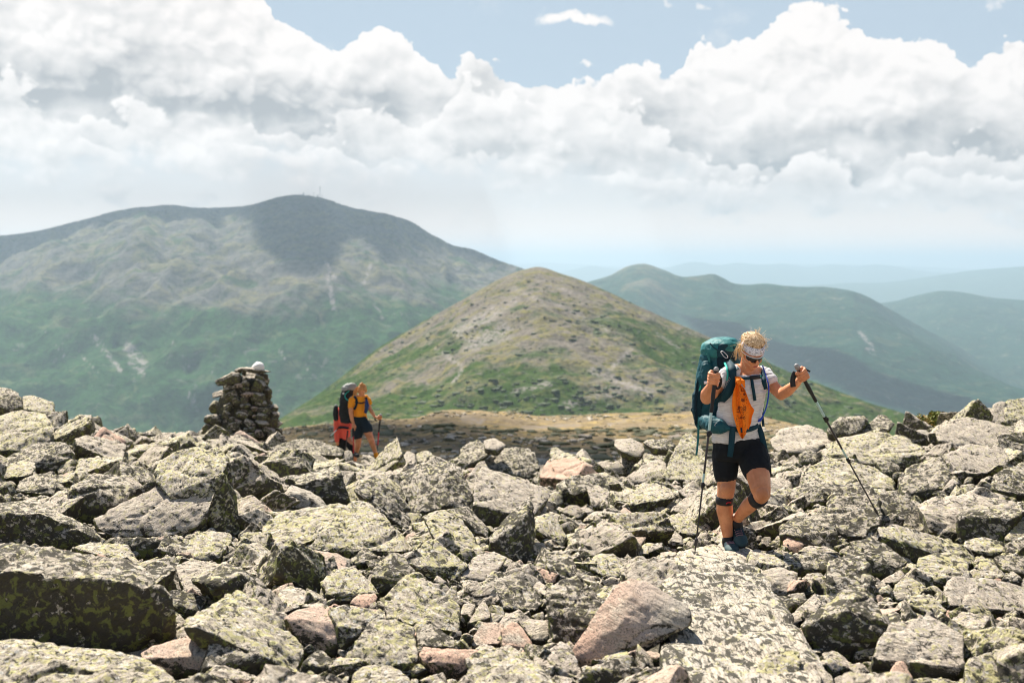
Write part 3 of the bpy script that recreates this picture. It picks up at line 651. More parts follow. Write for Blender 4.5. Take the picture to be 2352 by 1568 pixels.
# (zoom, kind, label, outline points).  kinds: n plain, l much lichen, d dark lichen plus painted shade, p pale, k pink, o orange, g grey smooth.
# a point is (X, Y) or (X, Y, v): v sets how far back it lies; without v it lies as on a slope of about 30 degrees.
RK = [
('5','d','dark rounded boulder topping the left skyline',[(-120,190,0),(-60,20),(80,30),(100,70,90),(160,75,90),(195,120,60),(195,200,20),(100,232,0),(0,190,0)]),
('5','l','flat block beside the topmost left skyline boulder',[(190,95),(280,90),(460,150,80),(455,240,0),(360,243,0),(190,215,0)]),
('5','l','broad tilted slab at the far left below the skyline',[(-150,300),(0,285),(150,215),(380,250),(465,370,120),(440,480,60),(180,560,0),(80,590,0),(-100,560,0)]),
('5','d','long block with a black square end, far left',[(0,680,40),(60,600),(300,500),(480,480,200),(560,490,130),(630,560,60),(620,620,30),(450,745,0),(310,700,0),(300,640,20)]),
('5','l','knobbly boulder at the left edge below the black-ended block',[(-60,800,0),(0,690),(250,620),(300,660),(280,760,0),(130,812,0)]),
('5','d','mottled squat boulder left of the black-faced block',[(130,900,0),(160,800),(280,750),(450,750),(540,860,40),(470,930,0),(280,912,0)]),
('5','d','black-faced block with a pale roof, left of centre',[(550,900,70),(790,740,260),(1040,775,240),(1150,890,110),(1080,980,40),(1010,1012,10),(590,880,50),(800,850,70),(720,1165,0),(530,1080,0)]),
('5','l','tall lichened slab with a sheer black right side',[(1320,640,330),(1500,560,380),(1650,520,400),(1830,530,380),(1930,610,300),(1875,740,120),(2030,1290,50),(1830,1225,0),(1400,930,60),(1290,800,160)]),
('5','p','big pale boulder overhanging a dark gap, left foreground',[(780,1130,70),(800,1200,30),(940,1285,0),(1100,1292,0),(1500,1262,0),(1640,1220,20),(1800,1020,110),(1830,900,190),(1700,790,300),(1620,750,340),(1540,760,340),(1350,850,270),(1200,920,220),(900,1060,120)]),
('5','d','boulder with green-spotted black front at the left edge',[(-200,1350,0),(0,1355,0),(560,1372,0),(830,1308,0),(900,1300,40),(340,1070,50),(0,1130,40),(-250,1100,60),(-250,1000,300),(150,990,300),(300,975,300),(450,1040,220)]),
('5','d','thin dark slab wedged under the big pale boulder',[(900,1300,40),(1180,1288,40),(1540,1328,40),(1440,1430,0),(1190,1462,0),(980,1362,0),(1180,1288,160),(1500,1325,160)]),
('6','d','huge flat-topped block with mossy black front, lower left',[(-500,1050,0),(0,1010,0),(500,1085,0),(850,1145,0),(1000,1095,0),(1280,970,10),(1480,905,30),(1420,600,50),(1390,560,90),(1200,540,40),(600,512,25),(300,500,25),(0,420,30),(-500,350,40),(1200,390,320),(980,310,370),(560,240,400),(0,205,400),(-500,185,400)]),
('6','l','blurred lichen-crusted rock filling the bottom left corner',[(-350,1420,0),(-300,960,400),(0,1000),(300,1012),(650,1090),(860,1150),(1200,1150),(1300,1250),(1450,1330),(1500,1450,0),(700,1560,0),(0,1500,0)]),
('6','p','pale rounded rock beside the pinkish boulder, lower left',[(960,1145),(1050,1020),(1180,965),(1270,1060),(1190,1140,0)]),
('6','k','smooth pinkish boulder in the lower left foreground',[(1180,1120,60),(1270,1060,120),(1750,910,300),(1900,930,280),(1950,1000,200),(1940,1060,140),(1800,1130,40),(1740,1272,0),(1500,1302,0),(1350,1242,0),(1200,1160,10)]),
('6','n','small rock behind the smooth pinkish boulder',[(1210,970),(1280,920),(1440,910),(1650,900),(1660,935,30),(1430,1030,0),(1280,1065,0)]),
('D','l','long lichened boulder pointing down right of the pinkish boulder',[(413,1438,15),(455,1442,0),(500,1470,0),(575,1510,0),(610,1550,0),(687,1546,0),(699,1493),(643,1420),(629,1418),(574,1380),(558,1358),(544,1350),(519,1364),(492,1391),(449,1424)]),
('6','d','dark boxy rock at the right end of the huge block',[(1420,590,100),(1530,588,120),(1750,640,110),(1700,760,20),(1650,832,0),(1480,835,0),(1455,720,0)]),
('6','p','pale dome-backed boulder right of the huge block',[(1470,380),(1600,320),(1700,330),(1860,450),(1875,540,80),(1790,645,0),(1540,592,0),(1500,500)]),
('6','d','leaning pointed rock with a dark right side near the huge block',[(1210,390,60),(1420,290,250),(1450,310,220),(1530,595,30),(1440,592,0),(1390,565,0)]),
('6','l','low knobbly rock behind the huge block',[(590,235,20),(760,180),(970,195),(1080,210),(1180,370,20),(1180,388,0),(1000,325,0),(700,262,0)]),
('6','l','green-dotted boulder right of the thin dark slab',[(1460,285,30),(1660,90),(1790,85),(1860,130),(1930,110),(1960,160),(1870,270,30),(1850,345,0),(1640,325,0)]),
('7','l','wide low boulder left of the central pyramid boulder',[(-180,1010),(20,850),(280,870),(540,765),(660,790),(480,1030,100),(330,1145,0),(200,1242,0),(0,1258,0),(-150,1200,0)]),
('7','l','pyramid-shaped lichened boulder in the centre',[(300,1200,20),(400,1100,100),(560,900),(700,750),(820,725),(900,780),(1100,960,260),(1250,1150,90),(1310,1210,40),(1250,1245,0),(960,1285,0),(670,1300,0),(420,1245,0),(830,1190,50)]),
('7','l','domed slab leaning right of the central pyramid boulder',[(1400,910),(1560,830),(1620,840),(1790,920),(2020,1270,80),(1860,1385,0),(1650,1295,20),(1520,1130,60),(1430,970,200)]),
('7','d','dark wedge rock behind the leaning domed slab',[(1620,835,120),(1830,795,220),(2050,1020,90),(2040,1112,0),(2000,1092,0),(1870,1052,0),(1800,930,30)]),
('D','p','broad pale flat slab in the middle of the field',[(1085,1165,0),(1090,1095,60),(1105,1070,90),(1150,1084,85),(1201,1100,75),(1252,1119,60),(1267,1135,45),(1227,1184,0),(1170,1208,0),(1100,1212,0)]),
('B1','d','upright blade of rock with a thin black right edge',[(490,710,420),(525,800,330),(540,1345,20),(470,1348,0),(240,1292,0),(90,1185,40),(90,1090,120),(300,870,300),(440,900,120)]),
('7','d','large blocky boulder with a dark right face behind the pyramid',[(1140,480,380),(1380,380,450),(1520,368,460),(1700,360,430),(1760,400,330),(1885,650,150),(1885,850,40),(1630,805,0),(1300,895,0),(1190,640,230),(1640,500,200)]),
('7','d','wedge boulder with a big black triangular face',[(-100,560,280),(0,530,270),(420,440,300),(580,392,270),(612,480,90),(690,785,0),(470,818,0),(350,705,0),(200,592,20)]),
('7','g','low grey rock with a shadowed front before the black wedge',[(-60,760,80),(110,590,220),(290,650,200),(400,720,130),(465,790,50),(440,822,0),(280,880,0),(90,842,0),(-30,805,0),(100,660,50),(230,680,50)]),
('7','d','speckled slanting boulder behind the pyramid boulder',[(720,650,60),(790,560,200),(940,490,300),(1060,560,260),(1200,720),(1320,880),(1250,1055,0),(1000,850,30),(850,750,20)]),
('7','d','low dark-sided slab at the feet of the orange-shirted hiker',[(-150,260,0),(0,195),(150,150),(280,135),(400,160),(560,220),(640,250),(610,312,0),(450,300,0),(100,285,0)]),
('7','p','small white block below the orange-shirted hiker',[(600,372,0),(630,250,60),(700,255,60),(722,310,20),(700,368,0),(640,380,0)]),
('7','p','pale stone beside the boot of the orange-shirted hiker',[(840,335,20),(870,290),(940,335),(925,385,0),(860,375,0)]),
('7','n','angular skyline rock right of the orange-shirted hiker',[(960,400,0),(1000,360),(1130,300),(1180,340),(1090,440,0),(1040,462,0)]),
('7','p','pale pointed rock on the centre skyline',[(1150,430,0),(1180,335),(1250,252),(1330,290),(1330,395,0),(1230,440,0)]),
('7','l','rounded rock paired with the pale pointed skyline rock',[(1330,290),(1430,252),(1480,270),(1550,350,20),(1400,390,0),(1340,365,0)]),
('7','d','dark lichened hump standing above the centre skyline',[(1740,380,20),(1770,240),(1850,170),(1950,150),(2020,240,110),(2110,270,70),(1930,365,0),(1800,445,0)]),
('7','p','pale boulder behind the dark centre skyline hump',[(1990,160),(2100,128),(2230,200,60),(2130,265,0),(2010,240,0)]),
('B1','d','craggy boulder with dark hollows near the middle skyline',[(50,450,0),(230,230),(330,228),(480,222),(550,290,200),(590,430,70),(490,542,0),(390,505,0),(190,475,0)]),
('B1','l','small knobbly stone on the middle skyline',[(680,300,20),(690,235),(750,220),(830,270,50),(810,325,0),(700,338,0)]),
('B1','d','upright pointed rock with a dark right face in the middle distance',[(1330,430,80),(1400,250,250),(1470,280,190),(1560,400,50),(1530,472,0),(1420,503,0),(1400,380,80)]),
('B1','p','long white slab beside the pointed middle-distance rock',[(880,410,110),(1250,360,140),(1330,440,60),(1200,512,0),(1040,495,0),(900,450,20)]),
('B1','p','pale mound on the skyline left of the front hiker',[(1310,200,110),(1320,150),(1480,130),(1600,190),(1620,260,60),(1560,335,0),(1380,265,0)]),
('B1','n','small rounded rock below the pale skyline mound',[(1580,295,40),(1700,258),(1750,290,50),(1730,345,0),(1600,345,0)]),
('B1','d','dark-creviced ledge on the skyline left of the front hiker',[(1590,175),(1640,150),(1830,140),(1920,200,40),(1880,262,0),(1700,240,0)]),
('B1','l','tall lichened boulder behind the front hiker and left pole',[(1790,545,0),(1850,350),(1990,92),(2080,90),(2140,150),(2200,350),(2320,545,0),(2100,562,0),(1950,560,0)]),
('B1','p','pale sloping boulder left of the tall lichened boulder',[(1420,522,40),(1600,400),(1750,330),(1830,360),(1830,460,60),(1700,562,0),(1470,582,0)]),
('B1','d','cube-like boulder with a blackened front in the middle',[(740,590,180),(900,490,260),(1040,520,240),(1050,620,70),(1092,800,0),(760,815,0),(770,630,40)]),
('B1','l','low rock with a flat dark cap behind the cube-like boulder',[(500,545,30),(720,460,110),(910,478,110),(740,565,20),(710,622,0),(540,575,0)]),
('B1','n','rough brownish boulder right of the cube-like boulder',[(1040,612,170),(1170,600,190),(1340,700,90),(1210,842,0),(1100,805,0)]),
('B1','l','wide boulder with a mossy hollow, middle right of the cube',[(1450,690,130),(1600,570),(1750,580),(1890,640),(1920,720,60),(1770,748,20),(1580,885,0),(1470,785,0)]),
('B1','p','flat pale flagstone in front of the cube-like boulder',[(780,825,60),(1060,810,80),(1130,850,40),(1030,902,0),(820,892,0)]),
('B1','n','tan triangular rock next to the flat flagstone',[(1000,945,10),(1100,850),(1280,850),(1300,885,20),(1080,972,0)]),
('B1','k','small pinkish wedge stone in the middle of the field',[(1350,885,60),(1410,800,130),(1560,920,20),(1470,952,0),(1380,920,0)]),
('B1','d','ridge-backed boulder with a black-green front patch, centre right',[(820,1242,0),(960,1010,230),(1130,1050,190),(1290,1140,110),(1250,1245,0),(1100,1295,0),(1000,1110,80)]),
('B1','l','slanting boulder right of the upright blade',[(540,905,230),(700,860,280),(780,980,200),(870,1110,80),(815,1195,0),(640,1060,30),(540,1030,20)]),
('B1','k','pink-tinged low boulder left of the front hiker pole tip',[(1310,1155,100),(1440,1090,170),(1640,1100,160),(1550,1222,30),(1380,1302,0),(1310,1245,0)]),
('B1','l','yellow-green mottled rock in front of the pink-tinged boulder',[(1040,1392,60),(1140,1260),(1300,1260),(1400,1380,130),(1505,1490,20),(1320,1535,0),(1200,1485,0)]),
('B1','d','bristly dark mottled boulder below the upright blade',[(640,1245,260),(760,1230,300),(900,1300,220),(985,1450,80),(880,1545,0),(700,1570,0),(655,1400,30)]),
('B1','p','flat cracked slab left of the front hiker feet',[(1390,1095,100),(1700,930,240),(1970,1080,110),(2015,1170,20),(1850,1195,0),(1640,1110,20)]),
('B1','l','rounded double boulder beside the left pole',[(1740,935,150),(1900,880,200),(2000,920,170),(2220,930,150),(2222,1000,70),(2130,1092,0),(2000,1085,0)]),
('B1','n','grey boulder behind the left pole shaft',[(1850,845,50),(2000,720,180),(2180,710,180),(2222,760,100),(2200,905,0),(2080,892,0)]),
('B1','p','pale flat rock between the pole and the front hiker knee',[(1930,645,60),(2200,640,70),(2300,680,50),(2330,790,0),(2200,745,0),(2000,710,0)]),
('B1','l','spiky moss-tufted rock near the left pole tip',[(1560,1195,80),(1660,1140,140),(1750,1190,90),(1750,1262,0),(1640,1305,0),(1560,1272,0)]),
('B2','v','salmon-pink and white wedge boulder, the smoothest rock in front',[(660,880,50),(680,970,10),(780,1022,0),(1000,935,20),(1200,845,60),(1500,705,130),(1740,652,170),(1757,590,200),(1690,480,260),(1500,370,330),(1330,260,380),(1180,235,390),(1050,290,350),(930,470,260),(720,770,110),(1170,400,240),(1100,640,120)]),
('B2','d','mottled boulder with green front left of the salmon wedge',[(420,330,300),(700,180,470),(860,370,300),(950,480,220),(880,620,100),(700,852,0),(480,785,0),(420,500,120)]),
('D','d','flat-topped dark-fronted rock left of the mottled green boulder',[(1098,1345,40),(1130,1310,80),(1170,1312,80),(1215,1335,60),(1250,1380,20),(1232,1402,0),(1150,1397,0),(1110,1372,15)]),
('B2','o','apricot rounded stone in the bottom middle',[(10,700,100),(100,610,220),(180,640,200),(300,830,30),(230,872,0),(20,845,0)]),
('B2','p','square pale stone behind the apricot stone',[(160,625,140),(260,600,170),(410,610,160),(450,660,90),(440,802,0),(300,790,0),(275,760,20)]),
('B2','n','tan boulder with a split face left of the salmon wedge tip',[(410,900,160),(560,800,280),(640,840,240),(742,1080,50),(730,1142,0),(520,1125,0),(440,1000,40)]),
('B2','l','blurred lichened rock at the bottom edge under the apricot stone',[(-150,870),(0,860),(330,1010),(500,1150),(520,1260,0),(100,1400,0),(-300,1320,0),(-300,950)]),
('B2','d','dark shaded rock propping up the salmon wedge',[(800,1060,40),(1060,935,120),(1200,1080,40),(1160,1230,0),(850,1320,0),(620,1230,0)]),
('B2','n','small tan stone at the bottom edge beside the great slab',[(1160,1120,60),(1280,1088,90),(1360,1160,20),(1300,1215,0),(1180,1200,0)]),
('D','k','pale pink flat-topped block in the left centre foreground',[(679,1340,0),(686,1265,60),(697,1258,80),(780,1272,70),(799,1288,60),(796,1302,35),(760,1312,20),(737,1348,0),(722,1358,0),(690,1352,0),(682,1300,20)]),
('8','l','lichened boulder overlapping the pale pink block',[(390,300,100),(520,170,260),(720,125,320),(960,370,90),(985,402,40),(700,485,0),(540,505,0),(460,410,20)]),
('8','o','small salmon stone below the overlapping lichened boulder',[(680,490,20),(760,410,110),(940,400,120),(962,440,80),(890,567,0),(750,525,0)]),
('7','d','mossy dark boulder in front of the pyramid',[(870,1495,30),(1080,1248,230),(1200,1262,230),(1330,1430,90),(1240,1520,30),(1000,1680,0),(960,1650,0)]),
('8','l','large pale-green crusted boulder, lower centre',[(1020,410,220),(1200,230,400),(1380,190,440),(1480,280,380),(1650,430,280),(1770,540,180),(1760,785,0),(1600,750,0),(1380,705,0),(1180,705,0),(1040,640,20)]),
('8','l','rock with a crusted lid and black front, lower left centre',[(460,545,200),(660,500,250),(1000,600,160),(1030,655,110),(720,745,40),(700,870,0),(570,1010,0),(560,720,50)]),
('8','k','pinkish rock with a mossy black front, lower left centre',[(20,640,60),(180,550,220),(400,510,300),(450,560,260),(560,700,100),(570,900,10),(550,1010,0),(430,960,0),(250,965,0),(130,800,20)]),
('8','n','brown angular rock left of the overlapping lichened boulder',[(0,360),(90,320),(200,370),(280,380),(230,525,20),(130,555,0),(10,625,0),(-40,500)]),
('8','d','nearly black rounded rock at the bottom left centre',[(200,1090,20),(370,940,170),(440,970,150),(560,1110,30),(400,1190,0),(200,1210,0)]),
('8','l','big crusted pale boulder at the bottom centre',[(720,890,130),(900,660,380),(1130,650,400),(1330,740,330),(1350,1080,20),(1300,1225,0),(1000,1150,0),(720,1115,0)]),
('8','d','twisted dark and pale rock beside the orange slab',[(1330,730,130),(1500,690,200),(1600,800,130),(1700,840,100),(1740,935,10),(1450,965,0),(1350,905,0)]),
('8','o','rusty orange slab with a squared right end, bottom centre',[(1345,980,60),(1400,920,140),(1600,950,140),(2090,970,140),(2080,1060,50),(2020,1112,20),(1880,1225,0),(1550,1210,0),(1400,1070,10)]),
('8','k','striped pinkish rock above the rusty orange slab',[(1870,850,60),(1990,680,200),(2080,670,200),(2200,700,170),(2160,885,0),(2000,905,0),(1880,912,0)]),
('8','p','narrow pale rock standing above the rusty slab',[(1750,630,20),(1800,500,150),(1930,500,160),(1890,600,60),(1810,712,0),(1760,700,0)]),
('8','n','narrow brown rock leaning against the narrow pale rock',[(1830,695,0),(1920,560,110),(2000,450,220),(2060,560,110),(2065,645,20),(1900,742,0)]),
('8','l','crusted rock right of the rusty orange slab',[(2060,1045,120),(2200,950,250),(2352,960,260),(2450,1000,220),(2450,1290,0),(2200,1330,0),(2080,1255,0)]),
('8','l','crusted boulder cut by the bottom edge, left of centre',[(720,1175,130),(870,1080,260),(1100,1110,260),(1260,1200,150),(1300,1290,40),(1200,1380,0),(800,1420,0),(680,1330,0)]),
('7','l','scaly slab right of the pyramid with a thin shadowed lip',[(1230,1300,100),(1430,1140,260),(1520,1122,280),(1860,1390,70),(1755,1465,20),(1740,1532,0),(1500,1532,0),(1400,1410,10),(1280,1385,10)]),
('7','p','grey-white angular rock, centre foreground',[(1860,1370,120),(1900,1290,200),(2100,1240,260),(2230,1300,200),(2170,1400,100),(2030,1535,0),(1870,1525,0),(1760,1480,20)]),
('7','d','little roof-shaped rock at the foot of the pyramid',[(670,1335,30),(840,1190,150),(960,1290,40),(880,1355,10),(790,1395,0),(690,1375,0)]),
('8','p','small whitish pebble-like stone by the scaly slab',[(1500,270,20),(1540,215,70),(1640,290,20),(1600,310,0),(1520,305,0)]),
('B3','d','skyline boulder with a dark front near the right pole',[(590,260,50),(700,145,130),(940,140,140),(975,190,90),(880,295,0),(700,325,0),(620,300,0),(700,170,70),(940,165,80)]),
('B3','d','pointed skyline boulder right of the right pole',[(860,300,20),(1060,125),(1130,140),(1210,210,80),(1140,270,0),(930,318,0)]),
('B3','p','pale mound on the skyline behind the front hiker',[(80,360,120),(190,240),(380,210),(540,250),(680,350,120),(560,410,30),(500,465,0),(340,505,0),(150,470,0)]),
('B3','l','enormous sloping boulder crossed by the right pole',[(540,480,60),(700,340),(900,290),(1100,280),(1300,330),(1480,430,140),(1505,485,60),(1300,622,0),(1030,560,0),(800,560,0),(560,540,0)]),
('B3','d','black-faced rock left of the pole at mid height',[(340,475,60),(430,430,110),(530,470,80),(552,530,20),(390,603,0),(360,560,10)]),
('B3','l','lumpy ridge of rock below the enormous boulder',[(370,730,20),(390,600,170),(600,500,280),(850,560,230),(1060,600,200),(1200,710,90),(1225,805,0),(1000,770,0),(700,765,0),(400,775,0)]),
('B3','d','black hollow-faced rock right of the enormous boulder base',[(1020,540,80),(1100,500,120),(1260,590,60),(1235,712,0),(1100,650,0)]),
('B3','d','peaked dark mottled boulder, right middle distance',[(1210,730,120),(1300,600,230),(1450,560,260),(1620,490,300),(1700,650,120),(1722,765,30),(1480,875,0),(1270,835,0)]),
('B3','n','split skyline rock before the reddish bush',[(1360,275,80),(1450,245,120),(1570,270,100),(1612,380,10),(1500,395,0),(1420,385,0)]),
('B3','p','long pale whaleback boulder on the right skyline',[(1540,280,100),(1700,180),(1820,140),(1990,190),(2200,220,200),(2290,400,30),(1980,410,0),(1700,410,0),(1600,360,20)]),
('B3','l','squared block at the extreme right skyline',[(2170,30,140),(2200,-5,180),(2352,-25,200),(2450,-10,200),(2450,185,0),(2200,195,0),(2178,150,20)]),
('B3','p','pale stack rock left of the squared right block',[(2050,140,60),(2070,40,130),(2130,0,160),(2185,10,150),(2200,195,0),(2060,195,0)]),
('B3','p','huge pale flat boulder below the right skyline',[(1620,490,140),(1850,390,240),(2150,415,230),(2235,520,120),(2200,605,60),(2040,650,0),(1880,695,0),(1720,655,0)]),
('B3','d','mottled dark boulder at the right edge, middle distance',[(2050,700,100),(2200,590,220),(2352,540,280),(2480,560,280),(2480,860,0),(2200,850,0),(2060,790,0)]),
('B3','n','long brown-grey slab right of the peaked dark boulder',[(1380,930,240),(1570,850,320),(1900,830,350),(2352,930,260),(2360,1000,180),(1760,1030,110),(1450,1010,100),(1500,1170,10),(1740,1235,0)]),
('B3','d','overhanging slab with a cave-like black face, far right',[(1740,1030,60),(2290,1050,60),(2180,1262,0),(1800,1275,0),(2400,960,200),(1770,985,160),(2000,960,190)]),
('B3','d','half-lit roof-like rock right of the front hiker knee',[(200,840,90),(480,685,230),(700,770,120),(650,860,20),(560,952,0),(370,935,0),(560,790,60)]),
('B3','d','vertically grooved boulder where the right pole is planted',[(590,930,230),(660,790,330),(850,700,420),(900,720,400),(1060,820,320),(1085,1060,110),(1040,1232,0),(820,1245,0),(700,1205,0),(650,1030,120)]),
('B3','d','speckled sloping boulder right of the grooved boulder',[(1060,820,260),(1200,800,290),(1360,900,200),(1450,1100,60),(1540,1182,0),(1350,1175,0),(1090,1085,60),(1055,900,200)]),
('B3','l','very long diagonal boulder below the right pole tip',[(1040,1125,130),(1150,1090,190),(1330,1140,190),(1800,1290,150),(1920,1400,70),(1900,1490,0),(1400,1450,0),(1100,1265,20),(1060,1205,20)]),
('B3','d','flat-topped boulder with a dark band right of the front hiker boots',[(170,1125,110),(300,1040,220),(560,980,280),(650,1010,240),(700,1190,60),(722,1352,0),(560,1310,0),(260,1262,0),(190,1190,20)]),
('B3','n','many-sided tan stone just right of the front hiker boots',[(-20,1120,60),(80,1070,120),(165,1160,40),(90,1232,0),(0,1205,0)]),
('B3','o','orange-brown stone right of the front hiker boots',[(200,1255,50),(260,1208,100),(400,1280,50),(330,1372,0),(220,1315,0)]),
('B3','n','low tan rock next to the orange-brown stone',[(340,1345,10),(420,1290,70),(600,1300,70),(722,1362,10),(600,1385,0),(400,1385,0)]),
('B3','l','low rock with an undercut edge at the far right',[(1810,1275,90),(1850,1225,150),(2000,1215,160),(2180,1270,110),(2200,1352,20),(2090,1392,0),(1920,1385,0),(1830,1335,0)]),
('B3','d','lichened wedge at the right edge above the dark overhang',[(2170,1280,60),(2352,1200,160),(2480,1200,160),(2480,1400,0),(2220,1345,0)]),
('B3','l','leaning rock right of the cave-like black face',[(2180,1225,20),(2300,1050,200),(2380,1060,200),(2450,1200,60),(2400,1290,0),(2200,1265,0)]),
('B3','g','little grey egg-shaped stone on the lumpy ridge',[(715,775,10),(780,700,60),(822,750,20),(800,797,0),(740,797,0)]),
('B3','p','little white stone left of the half-lit roof-like rock',[(282,735,10),(330,690,50),(372,735,10),(330,782,0)]),
('B3','g','small grey stone beneath the half-lit roof-like rock',[(465,940,10),(520,910,40),(562,950,10),(500,975,0)]),
('B3','n','small angular brown stone right of the front hiker shin',[(100,1005,30),(170,950,80),(272,1000,20),(250,1042,0),(130,1062,0)]),
('B4','d','barrel-shaped rough boulder, right foreground',[(680,605,20),(690,420,110),(700,280,220),(860,215,290),(1000,230,270),(1080,310,180),(1130,640,30),(1040,600,0),(750,640,0)]),
('B4','d','dark boat-shaped rock in the hiker shadow',[(245,295,40),(420,220,120),(600,190,160),(812,220,110),(700,300,30),(690,352,0),(470,395,0),(270,335,0)]),
('B4','p','pale rounded boulder below the boat-shaped rock',[(120,355,150),(300,320,200),(460,370,140),(430,482,40),(390,562,0),(200,555,0),(130,420,60)]),
('B4','d','dark round rock right of the pale rounded boulder',[(450,485,60),(520,380,150),(670,370,160),(680,430,100),(600,545,0),(480,562,0)]),
('B4','d','black and green rock beside the great slab',[(210,560,130),(350,560,130),(432,630,50),(330,752,0),(270,700,0)]),
('B4','d','boulder with a big shaded diamond face, right foreground',[(450,812,60),(860,520,330),(1020,460,370),(1060,590,240),(1220,810,50),(1190,890,10),(950,1062,0),(880,1092,0),(660,1032,0),(700,830,40),(870,680,80)]),
('B4','p','pale slanting plate left of the diamond-faced boulder',[(330,775,20),(600,540,250),(662,620,180),(620,705,80),(430,805,0),(350,805,0)]),
('B4','p','massive pale boulder with a dark notch, lower right',[(1080,1085,20),(1130,930,140),(1230,790,300),(1560,730,370),(1640,800,320),(1850,900,230),(1870,1180,0),(1680,1240,0),(1640,1265,0),(1400,1262,0),(1280,1140,20)]),
('B4','l','square lichened block with a dark seam, lower right corner',[(1860,940,120),(1950,850,220),(2190,800,280),(2240,1000,90),(2275,1095,0),(2100,1110,0),(1880,1045,0)]),
('B4','n','small greenish rock left of the massive pale boulder',[(920,1045,20),(1120,950,110),(1080,1060,20),(1000,1108,0),(930,1105,0)]),
('B4','o','left one of the two rust-red stones, lower right',[(1080,1135,40),(1140,1080,90),(1270,1120,60),(1260,1205,0),(1180,1225,0),(1100,1205,0)]),
('B4','o','right one of the two rust-red stones, lower right',[(1235,1170,60),(1270,1120,110),(1350,1110,110),(1422,1260,10),(1320,1295,0),(1210,1262,0)]),
('B4','n','pale brown triangular rock at the bottom, right of the great slab',[(650,1045,100),(740,1020,140),(830,1060,110),(962,1190,10),(860,1225,0),(740,1205,0),(690,1110,30)]),
('B4','l','blurred pointed rock at the bottom edge by the great slab',[(60,1340,0),(120,1120,200),(250,1020,300),(470,1030,290),(480,1150,160),(440,1360,0),(250,1400,0)]),
('B4','n','blurred rounded rock right of the blurred pointed one',[(370,1320,30),(520,1120,210),(630,1120,210),(760,1270,60),(770,1360,0),(500,1400,0)]),
('B4','l','blocky pale rock right of the barrel-shaped boulder',[(1360,565,160),(1550,550,190),(1600,570,170),(1712,700,60),(1610,785,0),(1520,720,10),(1390,640,30)]),
('B4','l','low lumpy rock behind the blocky pale rock',[(1230,565,30),(1280,460,130),(1370,390,190),(1530,490,100),(1560,552,40),(1380,600,0),(1290,608,0)]),
('B4','n','thin pointed rock right of the barrel-shaped boulder top',[(1110,455,10),(1320,340,110),(1362,390,60),(1290,455,0),(1180,475,0)]),
('B4','p','broad pale ledge at the right edge, foreground',[(1650,610,60),(1700,480,170),(1720,400,240),(1930,450,220),(2110,430,240),(2300,500,190),(2480,520,180),(2480,720,0),(2000,705,0),(1840,700,0),(1700,640,0)]),
('B4','n','knuckle-shaped stone on the broad pale ledge',[(1690,665,20),(1740,560,110),(1840,550,120),(1832,655,20),(1790,705,0),(1720,705,0)]),
('B4','l','upright grey-green rock behind the broad pale ledge',[(1940,390,40),(1990,240,160),(2080,250,160),(2192,410,10),(2090,435,0),(2020,420,0)]),
('B4','d','dark overhang rock at the right edge behind the ledge',[(2080,235,130),(2180,220,150),(2480,240,150),(2480,420,0),(2300,405,0),(2180,350,0)]),
('B4','d','small dark-faced stone below the dark overhang',[(2160,425,20),(2250,350,90),(2345,420,20),(2310,505,0),(2220,470,0)]),
('B4','d','humped rock with a mossy side above the barrel-shaped boulder',[(830,215,60),(900,110,160),(1060,70,220),(1230,150,170),(1390,285,50),(1300,350,0),(1130,425,0),(1050,320,20)]),
('B4','l','broad boulder end in front of the long diagonal boulder',[(1440,330,100),(1460,240,190),(1700,190,240),(1880,270,170),(1912,385,40),(1670,485,0),(1500,440,0)]),
('B4','p','pale stone at the bottom edge under the triangular rock',[(750,1250,50),(900,1210,90),(965,1260,30),(900,1335,0),(780,1335,0)]),
('B4','l','crusted stone at the bottom edge left of the rust-red pair',[(960,1225,90),(1100,1200,120),(1245,1300,30),(1200,1365,0),(980,1365,0)]),
('B4','l','blurred pale mass in the bottom right corner',[(1850,1150,130),(1890,1100,180),(2280,1095,190),(2360,950,320),(2480,900,380),(2480,1380,0),(2000,1400,0),(1860,1370,0)]),
('B4','l','low crusted rock at the bottom edge under the massive boulder',[(1380,1295,30),(1480,1250,70),(1700,1262,70),(1850,1300,30),(1860,1370,0),(1380,1370,0)]),
]
KIND = {'n': (0.12, 0.55, 0.35), 'l': (0.05, 1.0, 0.40), 'd': (0.05, 0.75, 1.0), 'p': (0.10, 0.40, 0.15), 'k': (0.62, 0.10, 0.0), 'o': (1.0, 0.05, 0.05), 'g': (0.0, 0.15, 0.3), 'v': (0.55, 0.0, -0.7), 's': (0.0, 0.50, 0.80)}
LM = []
rock_bvh_v = []; rock_bvh_f = []
def add_bvh(V, F):
    k = len(rock_bvh_v); rock_bvh_v.extend(map(tuple, V)); rock_bvh_f.extend([tuple(int(i) + k for i in f) for f in F])
